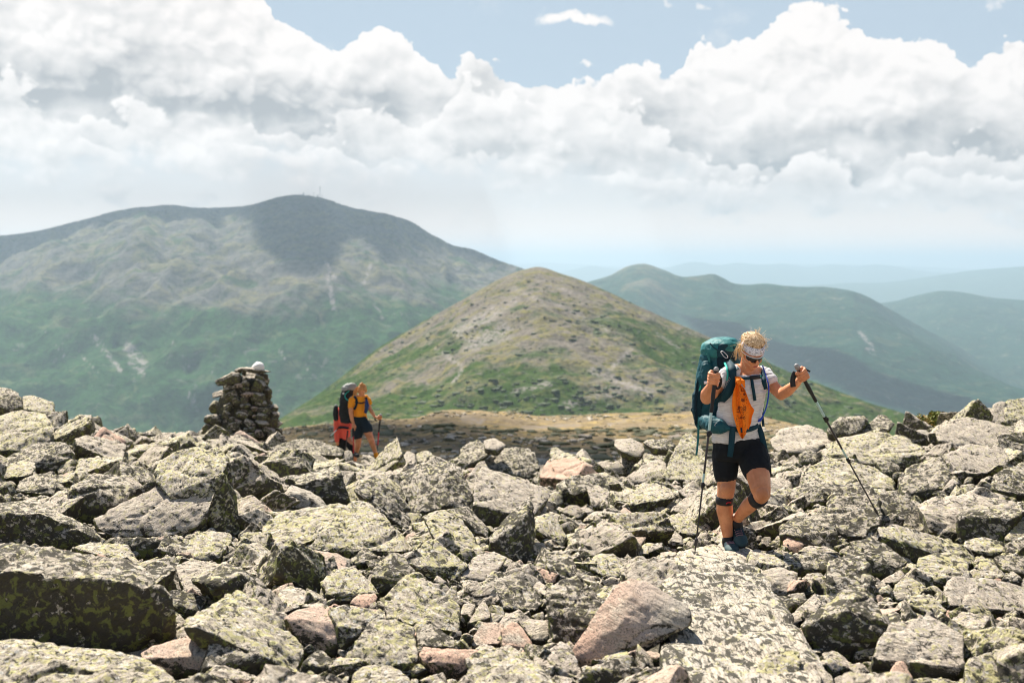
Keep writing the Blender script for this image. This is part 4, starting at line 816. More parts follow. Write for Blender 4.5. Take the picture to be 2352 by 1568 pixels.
def make_landmark(idx, zoom, kind, label, pts):
    ox, oy, s = ZC[zoom]
    P = [((p[0] / s + ox), (p[1] / s + oy), (p[2] / s if len(p) > 2 else None)) for p in pts]
    by = max(p[1] for p in P); bx = [p[0] for p in P if p[1] == by][0]
    Y0 = ground_Y(bx, by)
    k = Y0 / 2500.0 * 1.3
    W = max(p[0] for p in P) - min(p[0] for p in P); wm = W / FPX * Y0
    cx = sum(p[0] for p in P) / len(P); cy = sum(p[1] for p in P) / len(P)
    vs = []
    for (px, py, v) in P:
        v = (by - py) if v is None else v
        Y = Y0 + v * k
        q = at(px, py, Y); vs.append(q)
        t = wm * 0.45
        vs.append(at(cx + (px - cx) * 0.80, cy + (py - cy) * 0.80 + 3, Y + t))
        if v <= 12: vs.append(q + np.array([0, 0.06, -0.10]))
    hull = [np.array(v) for v in vs]
    if 'front hiker feet' in label: pass
    amp = {'g': 0.5, 'v': 0.5, 'k': 0.45, 'o': 0.8, 'p': 0.75}.get(kind, 0.95)
    V, F = refine(hull, max(far_L(Y0), wm / 60), amp, idx + 1, smooth=1)
    n = len(V); a = KIND[kind]
    rr = np.random.default_rng(idx).random()
    c = V.mean(0); c[2] = V[:, 2].min()
    pk = np.full(n, a[0])
    if kind == 'v':      # apricot upper left flank, pale grey right end
        h_ = (V - V.min(0)) / (V.max(0) - V.min(0)); pk = np.clip(1.25 - 1.7 * h_[:, 0] + .5 * (h_[:, 2] - .5) + .25 * fbm(V * 5, 3), 0, 1)
    nm = 'boulder' if wm > 0.32 else 'rock'
    if kind == 'p' and ('flat' in label or 'slab' in label or 'plate' in label): nm = 'slab'
    o = mesh_obj(nm, V, F, M_rock, loc=c, attrs={'rnd': np.full(n, rr), 'pink': pk, 'lich': np.full(n, a[1]), 'dk': np.full(n, a[2])})
    tag(o, label, nm)
    LM.append(dict(poly=[(p[0], p[1]) for p in P], Y0=Y0, Yb=float(V[:, 1].max()), label=label, obj=o, c=V.mean(0), W=W, n=len(F)))
    add_bvh(V, F)
    return o
for i, r in enumerate(RK): make_landmark(i, *r)

# the great slab the front hiker steps down onto, given with real distances
def slab(pts, kind, label, idx, extra=(), ampl=0.8):
    vs = [at(px, py, Y) for px, py, Y in pts]
    vs += [v + np.array([0, 0.02, -0.35]) for v in vs]
    V, F = refine(vs, 0.02, ampl, idx, smooth=2, maxit=9)
    a = KIND[kind]; n = len(V)
    c = V.mean(0); c[2] = V[:, 2].min()
    o = mesh_obj('slab', V, F, M_slab, loc=c, attrs={'rnd': np.full(n, .83 - (idx - 301) * .31), 'pink': np.full(n, a[0]), 'lich': np.full(n, a[1]), 'dk': np.full(n, a[2])})
    tag(o, label, 'slab')
    px = [p[0] for p in pts]
    LM.append(dict(poly=[(p[0], p[1]) for p in pts], Y0=min(p[2] for p in pts), Yb=float(V[:, 1].max()), label=label, obj=o, c=V.mean(0), W=max(px) - min(px), n=len(F), slab=True))
    add_bvh(V, F)
slab([(1560,1445,6.6),(1520,1335,7.9),(1560,1290,8.35),(1640,1278,8.55),(1700,1284,8.5),(1745,1305,8.25),(1775,1375,7.3),(1800,1440,6.7),(1850,1478,6.3),(1890,1525,6.0),(1880,1600,5.5),(1700,1640,5.3),(1540,1610,5.4),(1520,1545,5.85)], 's', 'great flat speckled slab sloping towards the viewer, right foreground', 301, ampl=0.35)
slab([(1500,1300,9.4),(1560,1262,10.0),(1640,1247,10.3),(1700,1245,10.4),(1735,1262,10.2),(1700,1300,9.5),(1600,1310,9.3)], 'n', 'pale step of rock under the front hiker boots', 302, ampl=0.5)

# ---- ground sheet below the boulders
def ground_sheet():
    xs = np.linspace(-0.62, 0.62, 260); ys = np.concatenate([np.linspace(1.2, 14, 200), np.linspace(14.2, 60, 140)])
    X = xs[None, :] * (ys[:, None] + 2); Yg = np.repeat(ys[:, None], len(xs), 1)
    Z = ground_z(X, Yg)
    P = np.stack([X.ravel(), Yg.ravel(), Z.ravel() - 0.10], 1)
    P[:, 2] += 0.09 * fbm(P * np.array([1.3, 1.3, 0]), 5)
    far = P[:, 1] > 54
    n = len(xs)
    i = np.arange(len(ys) - 1)[:, None] * n + np.arange(n - 1)[None, :]
    F = np.stack([i, i + 1, i + n + 1, i + n], -1).reshape(-1, 4)
    m, nt, bs, out = new_mat('stony_soil')
    tc = nt.node('ShaderNodeTexCoord').outputs['Object']
    nn = nt.noise(tc, 14, 8, 0.7); n2 = nt.noise(tc, 60, 5, 0.7)
    c = nt.mix(nt.ramp(nn, 0.4, 0.6), (0.08, 0.07, 0.05, 1), (0.26, 0.23, 0.18, 1)); c = nt.mix(nt.ramp(n2, 0.45, 0.7), c, (0.12, 0.12, 0.05, 1))
    nt.put(bs.inputs['Base Color'], c); bs.inputs['Roughness'].default_value = 1
    bump(nt, bs, nt.math('ADD', nn, n2), 1.0, 0.04)
    tag(mesh_obj('ground', P, F, m), kind='structure')
    add_bvh(P, [f for f in F])
ground_sheet()

# ---- filler rocks between the landmarks
def in_poly(px, py, poly):
    c = False; n = len(poly); j = n - 1
    for i in range(n):
        xi, yi = poly[i]; xj, yj = poly[j]
        if ((yi > py) != (yj > py)) and (px < (xj - xi) * (py - yi) / (yj - yi) + xi): c = not c
        j = i
    return c
def hull2(pts):
    pts = sorted(set(pts))
    def half(ps):
        h = []
        for p in ps:
            while len(h) > 1 and (h[-1][0]-h[-2][0])*(p[1]-h[-2][1]) - (h[-1][1]-h[-2][1])*(p[0]-h[-2][0]) <= 0: h.pop()
            h.append(p)
        return h[:-1]
    return half(pts) + half(pts[::-1])
for L in LM:
    L['hull'] = hull2(L['poly']); xs = [p[0] for p in L['hull']]; ys = [p[1] for p in L['hull']]
    L['bb'] = (min(xs), max(xs), min(ys), max(ys))
KEEP = [(1335, 1330, 1590, 1495, 7.3), (1640, 1190, 1770, 1262, 10.2), (760, 960, 900, 1045, 30), (1560, 1230, 1610, 1275, 10), (1980, 1150, 2040, 1205, 10)]   # boots, hikers, pole tips stay clear
def hides_landmark(x, y, z, r):
    px, py = proj((x, y, z)); rp = r / y * FPX
    for (a, b, c, d, Yk) in KEEP:
        if a - rp < px < c + rp and b < py + rp and py - rp * 0.8 < d and y < Yk + 0.4 and y > Yk - 3 and py - rp < d: return True
    for L in LM:
        b = L['bb']
        if px < b[0] - rp or px > b[1] + rp or py < b[2] - rp or py > b[3] + rp: continue
        if y < L['Yb'] + r * 0.5:
            if L.get('slab'):
                if in_poly(px, py - rp * 0.3, L['hull']): return True
                continue
            if y < L['Y0'] - 0.02:
                for t in (-0.7, 0, 0.7):
                    if in_poly(px + t * rp, py - rp * 0.8 , L['hull']): return True
            elif in_poly(px, py - rp * 0.2, L['hull']) : return True
    return False
protos = []
def proto(seed, res):
    rs = np.random.default_rng(seed)
    pts = np.array([(a, b, c) for a in (-1, 1) for b in (-1, 1) for c in (-1, 1)], float) * np.array([0.95, 0.72, 0.52])
    pts[:, 0] += pts[:, 1] * rs.uniform(-.4, .4) + pts[:, 2] * rs.uniform(-.5, .5)
    pts += rs.uniform(-0.26, 0.26, pts.shape)
    pts += rs.uniform(-.12, .12, pts.shape); pts = np.concatenate([pts, rs.uniform(-1, 1, (3, 3)) * np.array([1.0, 0.8, 0.72])]) * rs.uniform(0.8, 1.2, 3)
    return refine([p for p in pts], res, 1.15, seed + 500, smooth=1, chops=(6, 0.78, 0.95))
for s in range(14): protos.append((proto(s, 0.085), proto(s, 0.26), proto(s, 0.45)))
rs = np.random.default_rng(77)
placed = []   # x,y,r
grid = {}
def try_place(x, y, r, gap):
    gx, gy = int(math.floor(x / 0.6)), int(math.floor(y / 0.6))
    for a in range(gx - 1, gx + 2):
        for b in range(gy - 1, gy + 2):
            for (X, Y, R) in grid.get((a, b), ()):
                if (X - x) ** 2 + (Y - y) ** 2 < ((R + r) * gap) ** 2: return False
    z = float(ground_z(x, y)) + r * 0.25
    if hides_landmark(x, y, z, r): return False
    grid.setdefault((gx, gy), []).append((x, y, r)); placed.append((x, y, z, r)); return True
for (r0, r1, N, gap, ymax) in ((0.24, 0.36, 1600, 0.80, 38), (0.15, 0.24, 5000, 0.72, 38), (0.09, 0.15, 9000, 0.66, 34), (0.05, 0.09, 20000, 0.64, 20), (0.025, 0.05, 22000, 0.66, 12.5)):
    for _ in range(N):
        u = rs.random(); y = 4.6 + (ymax - 4.6) * (u ** 0.8 if ymax > 25 else u)
        x = rs.uniform(-0.42, 0.42) * (y + 0.5)
        try_place(x, y, rs.uniform(r0, r1), gap)
def xform(V, x, y, z, r, sd):
    q = np.random.default_rng(sd)
    e = Euler((q.uniform(-.95, .75), q.uniform(-.85, .85), q.uniform(0, 6.28))).to_matrix()
    M = np.array(e) * r
    return V @ M.T + np.array([x, y, z])
scored = sorted(placed, key=lambda p: -(p[3] / p[1]) if abs(proj(p[:3])[0] - 1176) < 1176 + 20 and proj(p[:3])[1] < 1590 else 0)
n_ind = 0; stuffV = []; stuffF = []; stuffA = []; off = 0
used_labels = {}
DIRS = [('right of', 0), ('before', 90), ('left of', 180), ('behind', 270)]
CW = {'n': 'tan', 'l': 'lichened', 'd': 'dark', 'p': 'pale', 'k': 'pinkish', 'o': 'rusty', 'g': 'grey'}
for idx, (x, y, z, r) in enumerate(scored):
    px, py = proj((x, y, z)); rp = r / y * FPX
    kind = random.choices('nldpkog', (28, 34, 16, 14, 6 if y < 12 else 2, 4 if y < 9 else 0.5, 4))[0]
    a = KIND[kind]; rr = random.random()
    lod = 0 if rp > 38 else (1 if rp > 12 else 2)
    V, F = protos[idx % 14][lod]; W = xform(V, x, y, z, r, idx)
    ok = False
    if n_ind < 135 and -20 < px < 2372 and py < 1600 and rp > 8:
        d, L = min((math.hypot(px - (l['bb'][0] + l['bb'][1]) / 2, (py - (l['bb'][2] + l['bb'][3]) / 2) * 1.3), i) for i, l in enumerate(LM))
        l = LM[L]; ang = math.degrees(math.atan2((py - (l['bb'][2] + l['bb'][3]) / 2) * 1.5, px - (l['bb'][0] + l['bb'][1]) / 2)) % 360
        dn = min(DIRS, key=lambda q: min(abs(q[1] - ang), 360 - abs(q[1] - ang)))[0]
        lab = '%s rock %s the %s' % (CW[kind], dn, l['label'])
        words = lab.split()
        if lab not in used_labels and len(words) <= 16:
            used_labels[lab] = 1; ok = True
    if ok:
        c = W.mean(0); c[2] = W[:, 2].min(); n = len(W)
        o = mesh_obj('rock', W, F, M_rock, loc=c, attrs={'rnd': np.full(n, rr), 'pink': np.full(n, a[0]), 'lich': np.full(n, a[1]), 'dk': np.full(n, a[2])})
        tag(o, lab, 'rock', 'loose rocks between the boulders'); n_ind += 1
    else:
        stuffV.append(W); stuffF.append(F + off); off += len(W); stuffA.append(np.tile([rr, a[0], a[1], a[2]], (len(W), 1)))
SV = np.concatenate(stuffV); SF = np.concatenate(stuffF); SA = np.concatenate(stuffA)
o = mesh_obj('rubble', SV, SF, M_rock, attrs={'rnd': SA[:, 0], 'pink': SA[:, 1], 'lich': SA[:, 2], 'dk': SA[:, 3]})
tag(o, 'smaller lichened rubble filling the gaps between the boulders', 'rubble', kind='stuff')
print('ROCKS', len(LM), 'fill', len(placed), 'ind', n_ind, 'tris', sum(l['n'] for l in LM), len(SF))

# ---- cairn
def cairn():
    base = at(560, 1004, 31.5)
    t = empty('cairn', base); tag(t, 'tall cairn of stacked stones with a white stone on top', 'cairn')
    S = 31.5 / FPX
    def C(X, Y): return 441 + X / 7.112, 808.5 + Y / 7.112
    def R(py):    # radius in px of the pile at a picture height
        return float(np.interp(py, [838, 862, 880, 925, 940, 960, 985, 1010], [8, 46, 50, 57, 66, 80, 92, 106]))
    def cxp(py): return float(np.interp(py, [838, 880, 940, 1010], [562, 562, 562, 556]))
    st = [(1070,245,230,165,-5,'w',1),(1010,300,560,70,12,'p',0),(1180,380,130,90,25,'p',0),(750,320,130,80,8,'n',0),(620,440,470,150,-14,'d',0),(850,340,90,80,0,'d',0),(860,440,110,70,-5,'n',0),(700,570,60,90,80,'p',0),(765,540,70,120,85,'k',0),(880,510,160,100,0,'d',0),(1110,560,230,220,15,'d',0),(1110,430,190,80,25,'n',0),
          (580,600,190,110,0,'d',0),(440,680,100,180,75,'n',0),(650,720,230,150,-25,'n',0),(890,690,220,80,2,'k',0),(870,610,150,60,0,'d',0),(1080,740,240,140,8,'d',0),(1240,680,150,150,0,'d',0),(850,790,130,100,-20,'n',0),(720,810,130,120,-40,'p',0),(380,900,230,170,-35,'l',0),(600,900,140,170,70,'l',0),(860,890,190,90,8,'d',0),(1130,850,220,100,5,'d',0),(1020,930,110,80,30,'k',0),(1180,950,230,110,0,'d',0),(1330,940,160,170,40,'n',0),(860,970,110,50,5,'k',0),(560,1030,130,90,20,'p',0),(800,1040,200,110,0,'d',0),(940,1000,80,70,0,'n',0),(1350,1080,150,170,20,'n',0),(1010,1050,70,50,0,'k',0),(1130,1060,200,110,10,'d',0),
          (660,1100,110,70,0,'n',0),(340,1110,300,200,-15,'d',0),(750,1140,130,60,15,'k',0),(910,1150,130,130,-45,'p',0),(1140,1160,260,90,12,'n',0),(1310,1150,200,140,0,'d',0),(660,1210,260,130,-5,'p',0),(1000,1200,80,60,0,'k',0),(980,1260,120,80,0,'n',0),(260,1260,230,150,25,'n',0),(430,1320,230,150,10,'d',0),(880,1290,110,90,0,'p',0),(1250,1280,220,100,25,'p',0),(1440,1290,170,90,45,'n',0),(1100,1330,150,110,0,'k',0),(590,1330,170,90,0,'n',0),(1320,1370,180,100,20,'k',0),(700,1370,220,90,-5,'l',0),(1430,1400,180,100,20,'d',0),(190,1330,140,90,0,'l',0),(950,1390,220,110,0,'l',0)]
    for i, (X, Y, w, h, rot, kd, cap) in enumerate(st):
        px, py = C(X, Y); rr_ = R(py); dx = (px - cxp(py)) / rr_; dep = math.sqrt(max(0, 1 - min(1, dx * dx))) * rr_ * S
        Yd = 31.5 - dep * 0.85
        if cap or Y < 400: Yd = 31.4
        q = np.random.default_rng(900 + i)
        V, F = proto(900 + i, 0.22)
        if kd == 'w' or i % 3 == 0:
            sp_ = q.normal(size=(16, 3)); sp_ /= np.linalg.norm(sp_, axis=1)[:, None]; V, F = refine([p_ for p_ in sp_], 0.24, 1.1, 700 + i, smooth=2)
        zr = q.uniform(-.7, .7); V = V @ np.array([[math.cos(zr), math.sin(zr), 0], [-math.sin(zr), math.cos(zr), 0], [0, 0, 1]])
        V = V / (V.max(0) - V.min(0)) * np.array([w * .96, max(h, w * 0.55), h * 1.18]) / 7.112 * S
        a_ = math.radians(-rot); ry = np.array([[math.cos(a_), 0, -math.sin(a_)], [0, 1, 0], [math.sin(a_), 0, math.cos(a_)]])
        c = at(px, py, Yd); W = V @ ry.T + c
        a = (0.0, 0.1, 0.0) if kd == 'w' else KIND[kd]; n = len(W); a = (a[0], a[1], a[2] * .5)
        o = mesh_obj('stone', W, F, M_quartz if kd == 'w' else M_rock, t, attrs={'rnd': np.full(n, q.random()), 'pink': np.full(n, a[0]), 'lich': np.full(n, a[1] * 0.7), 'dk': np.full(n, a[2])})
        if kd == 'w': tag(o, 'white quartz stone crowning the cairn')
    # stones round the sides and back, and the hearting inside
    k = 0
    for py in range(868, 1012, 12):
        rr_ = R(py) * 0.80 * S; n = max(4, int(rr_ / 0.10))
        for j in range(n):
            if k >= 44: break
            th = math.radians(5 + 170 * (j + 0.5 * (k % 2)) / n)
            c = at(cxp(py), py, 31.5) + np.array([math.cos(th) * rr_, math.sin(th) * rr_ * 1.0, 0])
            V, F = protos[k % 14][1]; W = xform(V, c[0], c[1], c[2], 0.15, 3000 + k); m_ = len(W)
            mesh_obj('stone', W, F, M_rock, t, attrs={'rnd': np.full(m_, random.random()), 'pink': np.full(m_, .1), 'lich': np.full(m_, .5), 'dk': np.full(m_, .5)}); k += 1
    vs = []
    for py in range(866, 1020, 12):
        for j in range(12):
            th = 2 * PI * j / 12; rr_ = R(py) * S
            vs.append(at(cxp(py), py, 31.5) + np.array([math.cos(th) * rr_ * .84, math.sin(th) * rr_ * (.8 if math.sin(th) > 0 else .5), 0]))
    V, F = refine(vs, 0.12, 1.0, 77); m_ = len(V)
    mesh_obj('hearting', V, F, M_rock, t, attrs={'rnd': np.full(m_, .2), 'pink': np.full(m_, 0.), 'lich': np.full(m_, .2), 'dk': np.full(m_, 1.)})
M_quartz = simple_mat('white_quartz', (0.78, 0.76, 0.72, 1), 0.7, 12, 0.12, 0.5, 0.01)
cairn()

# ---- autumn-tinted bush and little conifer on the right skyline
def leaf_mat(name, cols):
    m, nt, bs, out = new_mat(name); tc = nt.node('ShaderNodeTexCoord').outputs['Object']
    n = nt.noise(tc, 5, 4, 0.6); n2 = nt.noise(tc, 40, 2, 0.5)
    c = nt.mix(nt.ramp(n, .42, .58), cols[0] + (1,), cols[1] + (1,)); c = nt.mix(nt.ramp(n2, .55, .6), c, cols[2] + (1,))
    nt.put(bs.inputs['Base Color'], c); bs.inputs['Roughness'].default_value = .7; return m
def bush(px0, px1, pyt, pyb, Y, name, label, cat, mat, N, cone=False):
    q = np.random.default_rng(int(px0)); a = at(px0, pyb, Y); b = at(px1, pyb, Y); t = at((px0 + px1) / 2, pyt, Y); w = (b[0] - a[0]) / 2; c = (a + b) / 2; h = t[2] - c[2]
    root = empty(name, c); tag(root, label, cat); V = []; F = []
    for k in range(N):
        while True:
            p = q.uniform(-1, 1, 3) * np.array([1, 1, .5]) + np.array([0, 0, .5])
            if cone:
                if math.hypot(p[0], p[1]) < (1 - p[2]) * .9 + .05: break
            elif (p[0]**2 + p[1]**2 * 1.0 + (p[2] - .1)**2 * 1.1) < (0.75 + .4 * math.sin(p[0] * 7 + k % 3)): break
        o = c + p * np.array([w, w * .7, h]); d = q.normal(size=3); d /= np.linalg.norm(d); e = nrm_(np.cross(d, q.normal(size=3))); s_ = .020 if not cone else .014
        n0 = len(V); V += [o - e * s_, o + d * s_ * 1.1, o + e * s_, o - d * s_ * 1.1]; F.append((n0, n0+1, n0+2, n0+3))
    mesh_obj('foliage', np.array(V), F, mat, root, smooth=False)
    V = []; F = []
    for k in range(14):
        a_ = q.uniform(0, 6.28); tip = c + np.array([math.cos(a_) * w * .6, math.sin(a_) * w * .4, h * .8]) * q.uniform(.6, 1) if not cone else c + np.array([0, 0, h * .95])
        n0 = len(V); s_ = .008
        for P, r in ((c - np.array([0, 0, .2]), s_), (tip, s_ * .3)):
            V += [P + np.array([r, 0, 0]), P + np.array([-r * .5, r, 0]), P + np.array([-r * .5, -r, 0])]
        F += [(n0, n0+1, n0+4, n0+3), (n0+1, n0+2, n0+5, n0+4), (n0+2, n0, n0+3, n0+5)]
    mesh_obj('stems', np.array(V), F, simple_mat('twig_bark', (.08, .06, .04, 1)), root)
def nrm_(v): return v / (np.linalg.norm(v) + 1e-9)
M_bush = leaf_mat('autumn_leaves', [(0.12, 0.16, 0.03), (0.36, 0.20, 0.05), (0.42, 0.34, 0.08)]); M_fir = leaf_mat('fir_needles', [(0.02, 0.05, 0.02), (0.03, 0.07, 0.02), (0.05, 0.09, 0.03)])
bush(2088, 2215, 946, 990, 20.5, 'shrub', 'low shrub with rust and yellow leaves on the right skyline', 'shrub', M_bush, 5200)
bush(2078, 2120, 962, 990, 20.8, 'shrub', 'small green shrub at the left end of the rusty one', 'shrub', M_fir, 1200)
bush(2222, 2256, 942, 975, 21.5, 'fir_tree', 'tiny dark fir behind the pale whaleback boulder', 'tree', M_fir, 1800, True)

# ---- stones and dwarf shrubs strewn over the saddle and the near mountain
def strewn():
    bs = bvh_of(saddle); bc = bvh_of(clay); q = np.random.default_rng(5)
    def scatter(b, n, x0, x1, y0, y1, r0, r1, flat, seedp, dens=None):
        Vs = []; Fs = []; A = []; off = 0; k = 0; tries = 0
        while k < n and tries < n * 8:
            tries += 1
            px = q.uniform(x0, x1); py = q.uniform(y0, y1)
            h = b.ray_cast(Vector((0, 0, 0)), Vector(ray(px, py)).normalized())
            if h[0] is None: continue
            P = np.array(h[0])
            if dens is not None and perlin(np.array([[P[0] / dens, P[1] / dens, seedp]]))[0] < q.uniform(-.25, .25): continue
            r = q.uniform(r0, r1) * (q.random() ** 1.5 + .35)
            V, F = protos[int(q.integers(14))][2]; a = q.uniform(0, 6.28); M = np.array([[math.cos(a), -math.sin(a), 0], [math.sin(a), math.cos(a), 0], [0, 0, flat]])
            W = (V * r) @ M.T + P; Vs.append(W); Fs.append(F + off); off += len(W); A.append(np.full(len(W), q.random())); k += 1
        return np.concatenate(Vs), np.concatenate(Fs), np.concatenate(A)
    V, F, A = scatter(bs, 1700, 560, 1900, 948, 1075, .10, .48, .9, 1.5, 40)
    tag(mesh_obj('scattered_stones', V, F, M_rock, attrs={'rnd': A, 'pink': A * .3, 'lich': A, 'dk': A}), 'pale stones strewn over the brown saddle', 'stones', kind='stuff')
    V, F, A = scatter(bs, 900, 560, 2000, 946, 1060, .2, .9, .5, 4.5, 60)
    m = leaf_mat('dwarf_shrub_leaves', [(0.05, 0.06, 0.02), (0.10, 0.09, 0.03), (0.03, 0.04, 0.015)])
    tag(mesh_obj('heath_tussocks', V, F, m), 'dark heath tussocks dotted over the brown saddle', 'heath', kind='stuff')
    V, F, A = scatter(bc, 1100, 640, 2150, 640, 960, 0.8, 3.8, .35, 7.5, 160)
    m = leaf_mat('dwarf_spruce_leaves', [(0.035, 0.062, 0.018), (0.05, 0.08, 0.022), (0.02, 0.04, 0.014)])
    tag(mesh_obj('dwarf_spruce', V, F, m), 'patches of dark dwarf spruce on the near mountain', 'shrubs', kind='stuff')
strewn()
# ================================================================ PEOPLE
def nrm(v): v = np.array(v, float); return v / (np.linalg.norm(v) + 1e-12)
def loft(rings, n=22, capr=0.6):
    """rings: (centre, U, V) with U,V radius vectors; rounded ends"""
    rings = [(np.array(c, float), np.array(u, float), np.array(v, float)) for c, u, v in rings]
    def cap(r0, r1):
        ax = nrm(r0[0] - r1[0]); rad = (np.linalg.norm(r0[1]) + np.linalg.norm(r0[2])) / 2 * capr
        return [(r0[0] + ax * rad * math.sin(t), r0[1] * math.cos(t), r0[2] * math.cos(t)) for t in (1.45, 1.15, 0.75, 0.38)]
    R = cap(rings[0], rings[1]) + rings + cap(rings[-1], rings[-2])[::-1]
    V = []; F = []
    for c, u, v in R:
        for k in range(n):
            a = 2 * PI * k / n; V.append(c + u * math.cos(a) + v * math.sin(a))
    for j in range(len(R) - 1):
        for k in range(n):
            F.append((j*n+k, j*n+(k+1) % n, (j+1)*n+(k+1) % n, (j+1)*n+k))
    F.append(tuple(range(n))[::-1]); F.append(tuple((len(R)-1)*n+k for k in range(n)))
    return np.array(V), F
def limb(pts, rad, n=16, flat=None):
    pts = [np.array(p, float) for p in pts]; R = []
    ref = np.array([0.31, 0.9, 0.2])
    for i, p in enumerate(pts):
        t = nrm(pts[min(i+1, len(pts)-1)] - pts[max(i-1, 0)])
        u = nrm(np.cross(t, ref)); v = np.cross(t, u)
        r = rad[i] if not isinstance(rad[i], tuple) else rad[i]
        R.append((p, u * r, v * r))
    return loft(R, n, 0.9)
def ell(c, r, M=None, n=14):
    V = []; F = []
    M = np.eye(3) if M is None else np.array(M)
    for j in range(n + 1):
        th = PI * j / n
        for k in range(2 * n):
            ph = PI * k / n
            p = np.array([math.sin(th) * math.cos(ph) * r[0], math.sin(th) * math.sin(ph) * r[1], math.cos(th) * r[2]])
            V.append(np.array(c) + M @ p)
    m = 2 * n
    for j in range(n):
        for k in range(m): F.append((j*m+k, (j+1)*m+k, (j+1)*m+(k+1) % m, j*m+(k+1) % m))
    return np.array(V), F
def join(parts):
    V = []; F = []; o = 0
    for v, f in parts:
        V.append(np.asarray(v)); F += [tuple(int(i) + o for i in q) for q in f]; o += len(v)
    return np.concatenate(V), F
def fuse(parts, voxel=0.005, smooth=6, factor=0.5):
    """one continuous skin around overlapping forms"""
    V, F = join(parts); c = V.mean(0)
    me = bpy.data.meshes.new('tmp'); me.from_pydata((V - c).tolist(), [], F); me.update()
    o = bpy.data.objects.new('tmp', me); COL.objects.link(o)
    r = o.modifiers.new('r', 'REMESH'); r.mode = 'VOXEL'; r.voxel_size = voxel
    if smooth:
        s = o.modifiers.new('s', 'SMOOTH'); s.iterations = smooth; s.factor = factor
    dg = bpy.context.evaluated_depsgraph_get(); ev = o.evaluated_get(dg); m2 = ev.to_mesh()
    n = len(m2.vertices); co = np.empty(n * 3, np.float32); m2.vertices.foreach_get('co', co)
    no = np.empty(n * 3, np.float32); m2.vertices.foreach_get('normal', no)
    FF = [tuple(p.vertices) for p in m2.polygons]
    ev.to_mesh_clear(); bpy.data.objects.remove(o); bpy.data.meshes.remove(me)
    if all(len(f) == 4 for f in FF): FF = np.array(FF)
    return co.reshape(-1, 3).astype(float) + c, no.reshape(-1, 3).astype(float), FF
def folds(V, N, amp, scale=(9, 9, 22), seed=0):
    d = -np.abs(fbm(V * np.array(scale) + seed, 3)) + 0.2
    return V + N * (d * amp)[:, None]
def tube(pts, r, n=8):
    pts = [np.array(p, float) for p in pts]
    if not isinstance(r, (list, tuple)): r = [r] * len(pts)
    return limb(pts, list(r), n)
def smooth_path(pts, k=6):
    pts = np.array(pts, float); t = np.arange(len(pts)); tt = np.linspace(0, len(pts) - 1, (len(pts) - 1) * k + 1)
    return np.stack([catmull(np.stack([t, pts[:, i]], 1), tt) for i in range(pts.shape[1])], 1)
def ribbon(pts, w, th=0.003, up=None, facing=None):
    """flat webbing along pts; w width(s); facing = direction its face looks at"""
    pts = np.array(pts, float); n = len(pts)
    if not isinstance(w, (list, tuple, np.ndarray)): w = [w] * n
    V = []; F = []
    for i in range(n):
        t = nrm(pts[min(i+1, n-1)] - pts[max(i-1, 0)])
        fc = nrm(facing if facing is not None else -pts[i]); s = nrm(np.cross(t, fc)); fc = nrm(np.cross(s, t))
        for a, b in ((-1, -1), (1, -1), (1, 1), (-1, 1)):
            V.append(pts[i] + s * a * w[i] / 2 + fc * b * th / 2)
    for i in range(n - 1):
        for k in range(4): F.append((i*4+k, i*4+(k+1) % 4, (i+1)*4+(k+1) % 4, (i+1)*4+k))
    F.append((3, 2, 1, 0)); F.append(((n-1)*4, (n-1)*4+1, (n-1)*4+2, (n-1)*4+3))
    return np.array(V), F

def skin_mat():
    m, nt, bs, out = new_mat('sunned_skin')
    tc = nt.node('ShaderNodeTexCoord').outputs['Object']
    n = nt.noise(tc, 9, 4, 0.6); n2 = nt.noise(tc, 90, 5, 0.7)
    c = nt.mix(nt.ramp(n, .3, .7), (0.56, 0.215, 0.095, 1), (0.74, 0.33, 0.165, 1)); c = nt.mix(nt.ramp(n2, .55, .75), c, (0.50, 0.16, 0.075, 1))
    nt.put(bs.inputs['Base Color'], c); bs.inputs['Roughness'].default_value = 0.5; bs.inputs['Specular IOR Level'].default_value = 0.35
    bs.inputs['Subsurface Weight'].default_value = 0.12; bs.inputs['Subsurface Radius'].default_value = (0.012, 0.005, 0.003); bs.inputs['Subsurface Scale'].default_value = 1.0
    bump(nt, bs, n2, 0.25, 0.002)
    return m
M_skin = skin_mat()
def shirt_mat():
    m, nt, bs, out = new_mat('heather_white_jersey')
    tc = nt.node('ShaderNodeTexCoord').outputs['Object']
    l = nt.noise(nt.mapping(tc, scale=(9, 9, 130)), 1.6, 5, 0.7)
    c = nt.mix(nt.ramp(l, 0.35, 0.62), (0.54, 0.52, 0.515, 1), (0.76, 0.74, 0.73, 1))
    nt.put(bs.inputs['Base Color'], c); bs.inputs['Roughness'].default_value = 0.9
    bump(nt, bs, nt.math('ADD', nt.noise(tc, 22, 4, 0.6), nt.math('MULTIPLY', l, .2)), 0.5, 0.01)
    return m
M_shirt = shirt_mat()
M_black = simple_mat('black_stretch_cloth', (0.010, 0.012, 0.014, 1), 0.85, 40, 0.4, 0.4, 0.004)
M_blackrub = simple_mat('black_rubber', (0.018, 0.018, 0.02, 1), 0.5, 80, 0.3)
M_teal = simple_mat('teal_pack_nylon', (0.007, 0.075, 0.095, 1), 0.55, 28, 0.35, 0.7, 0.012)
M_teald = simple_mat('dark_teal_webbing', (0.005, 0.040, 0.058, 1), 0.7, 200, 0.3)
M_teall = simple_mat('light_teal_nylon', (0.022, 0.16, 0.165, 1), 0.55, 28, 0.25, 0.7, 0.012)
M_turq = simple_mat('turquoise_trim', (0.03, 0.42, 0.34, 1), 0.7, 90, 0.15)
M_navy = simple_mat('dark_pack_mesh', (0.006, 0.022, 0.035, 1), 0.9, 160, 0.4)
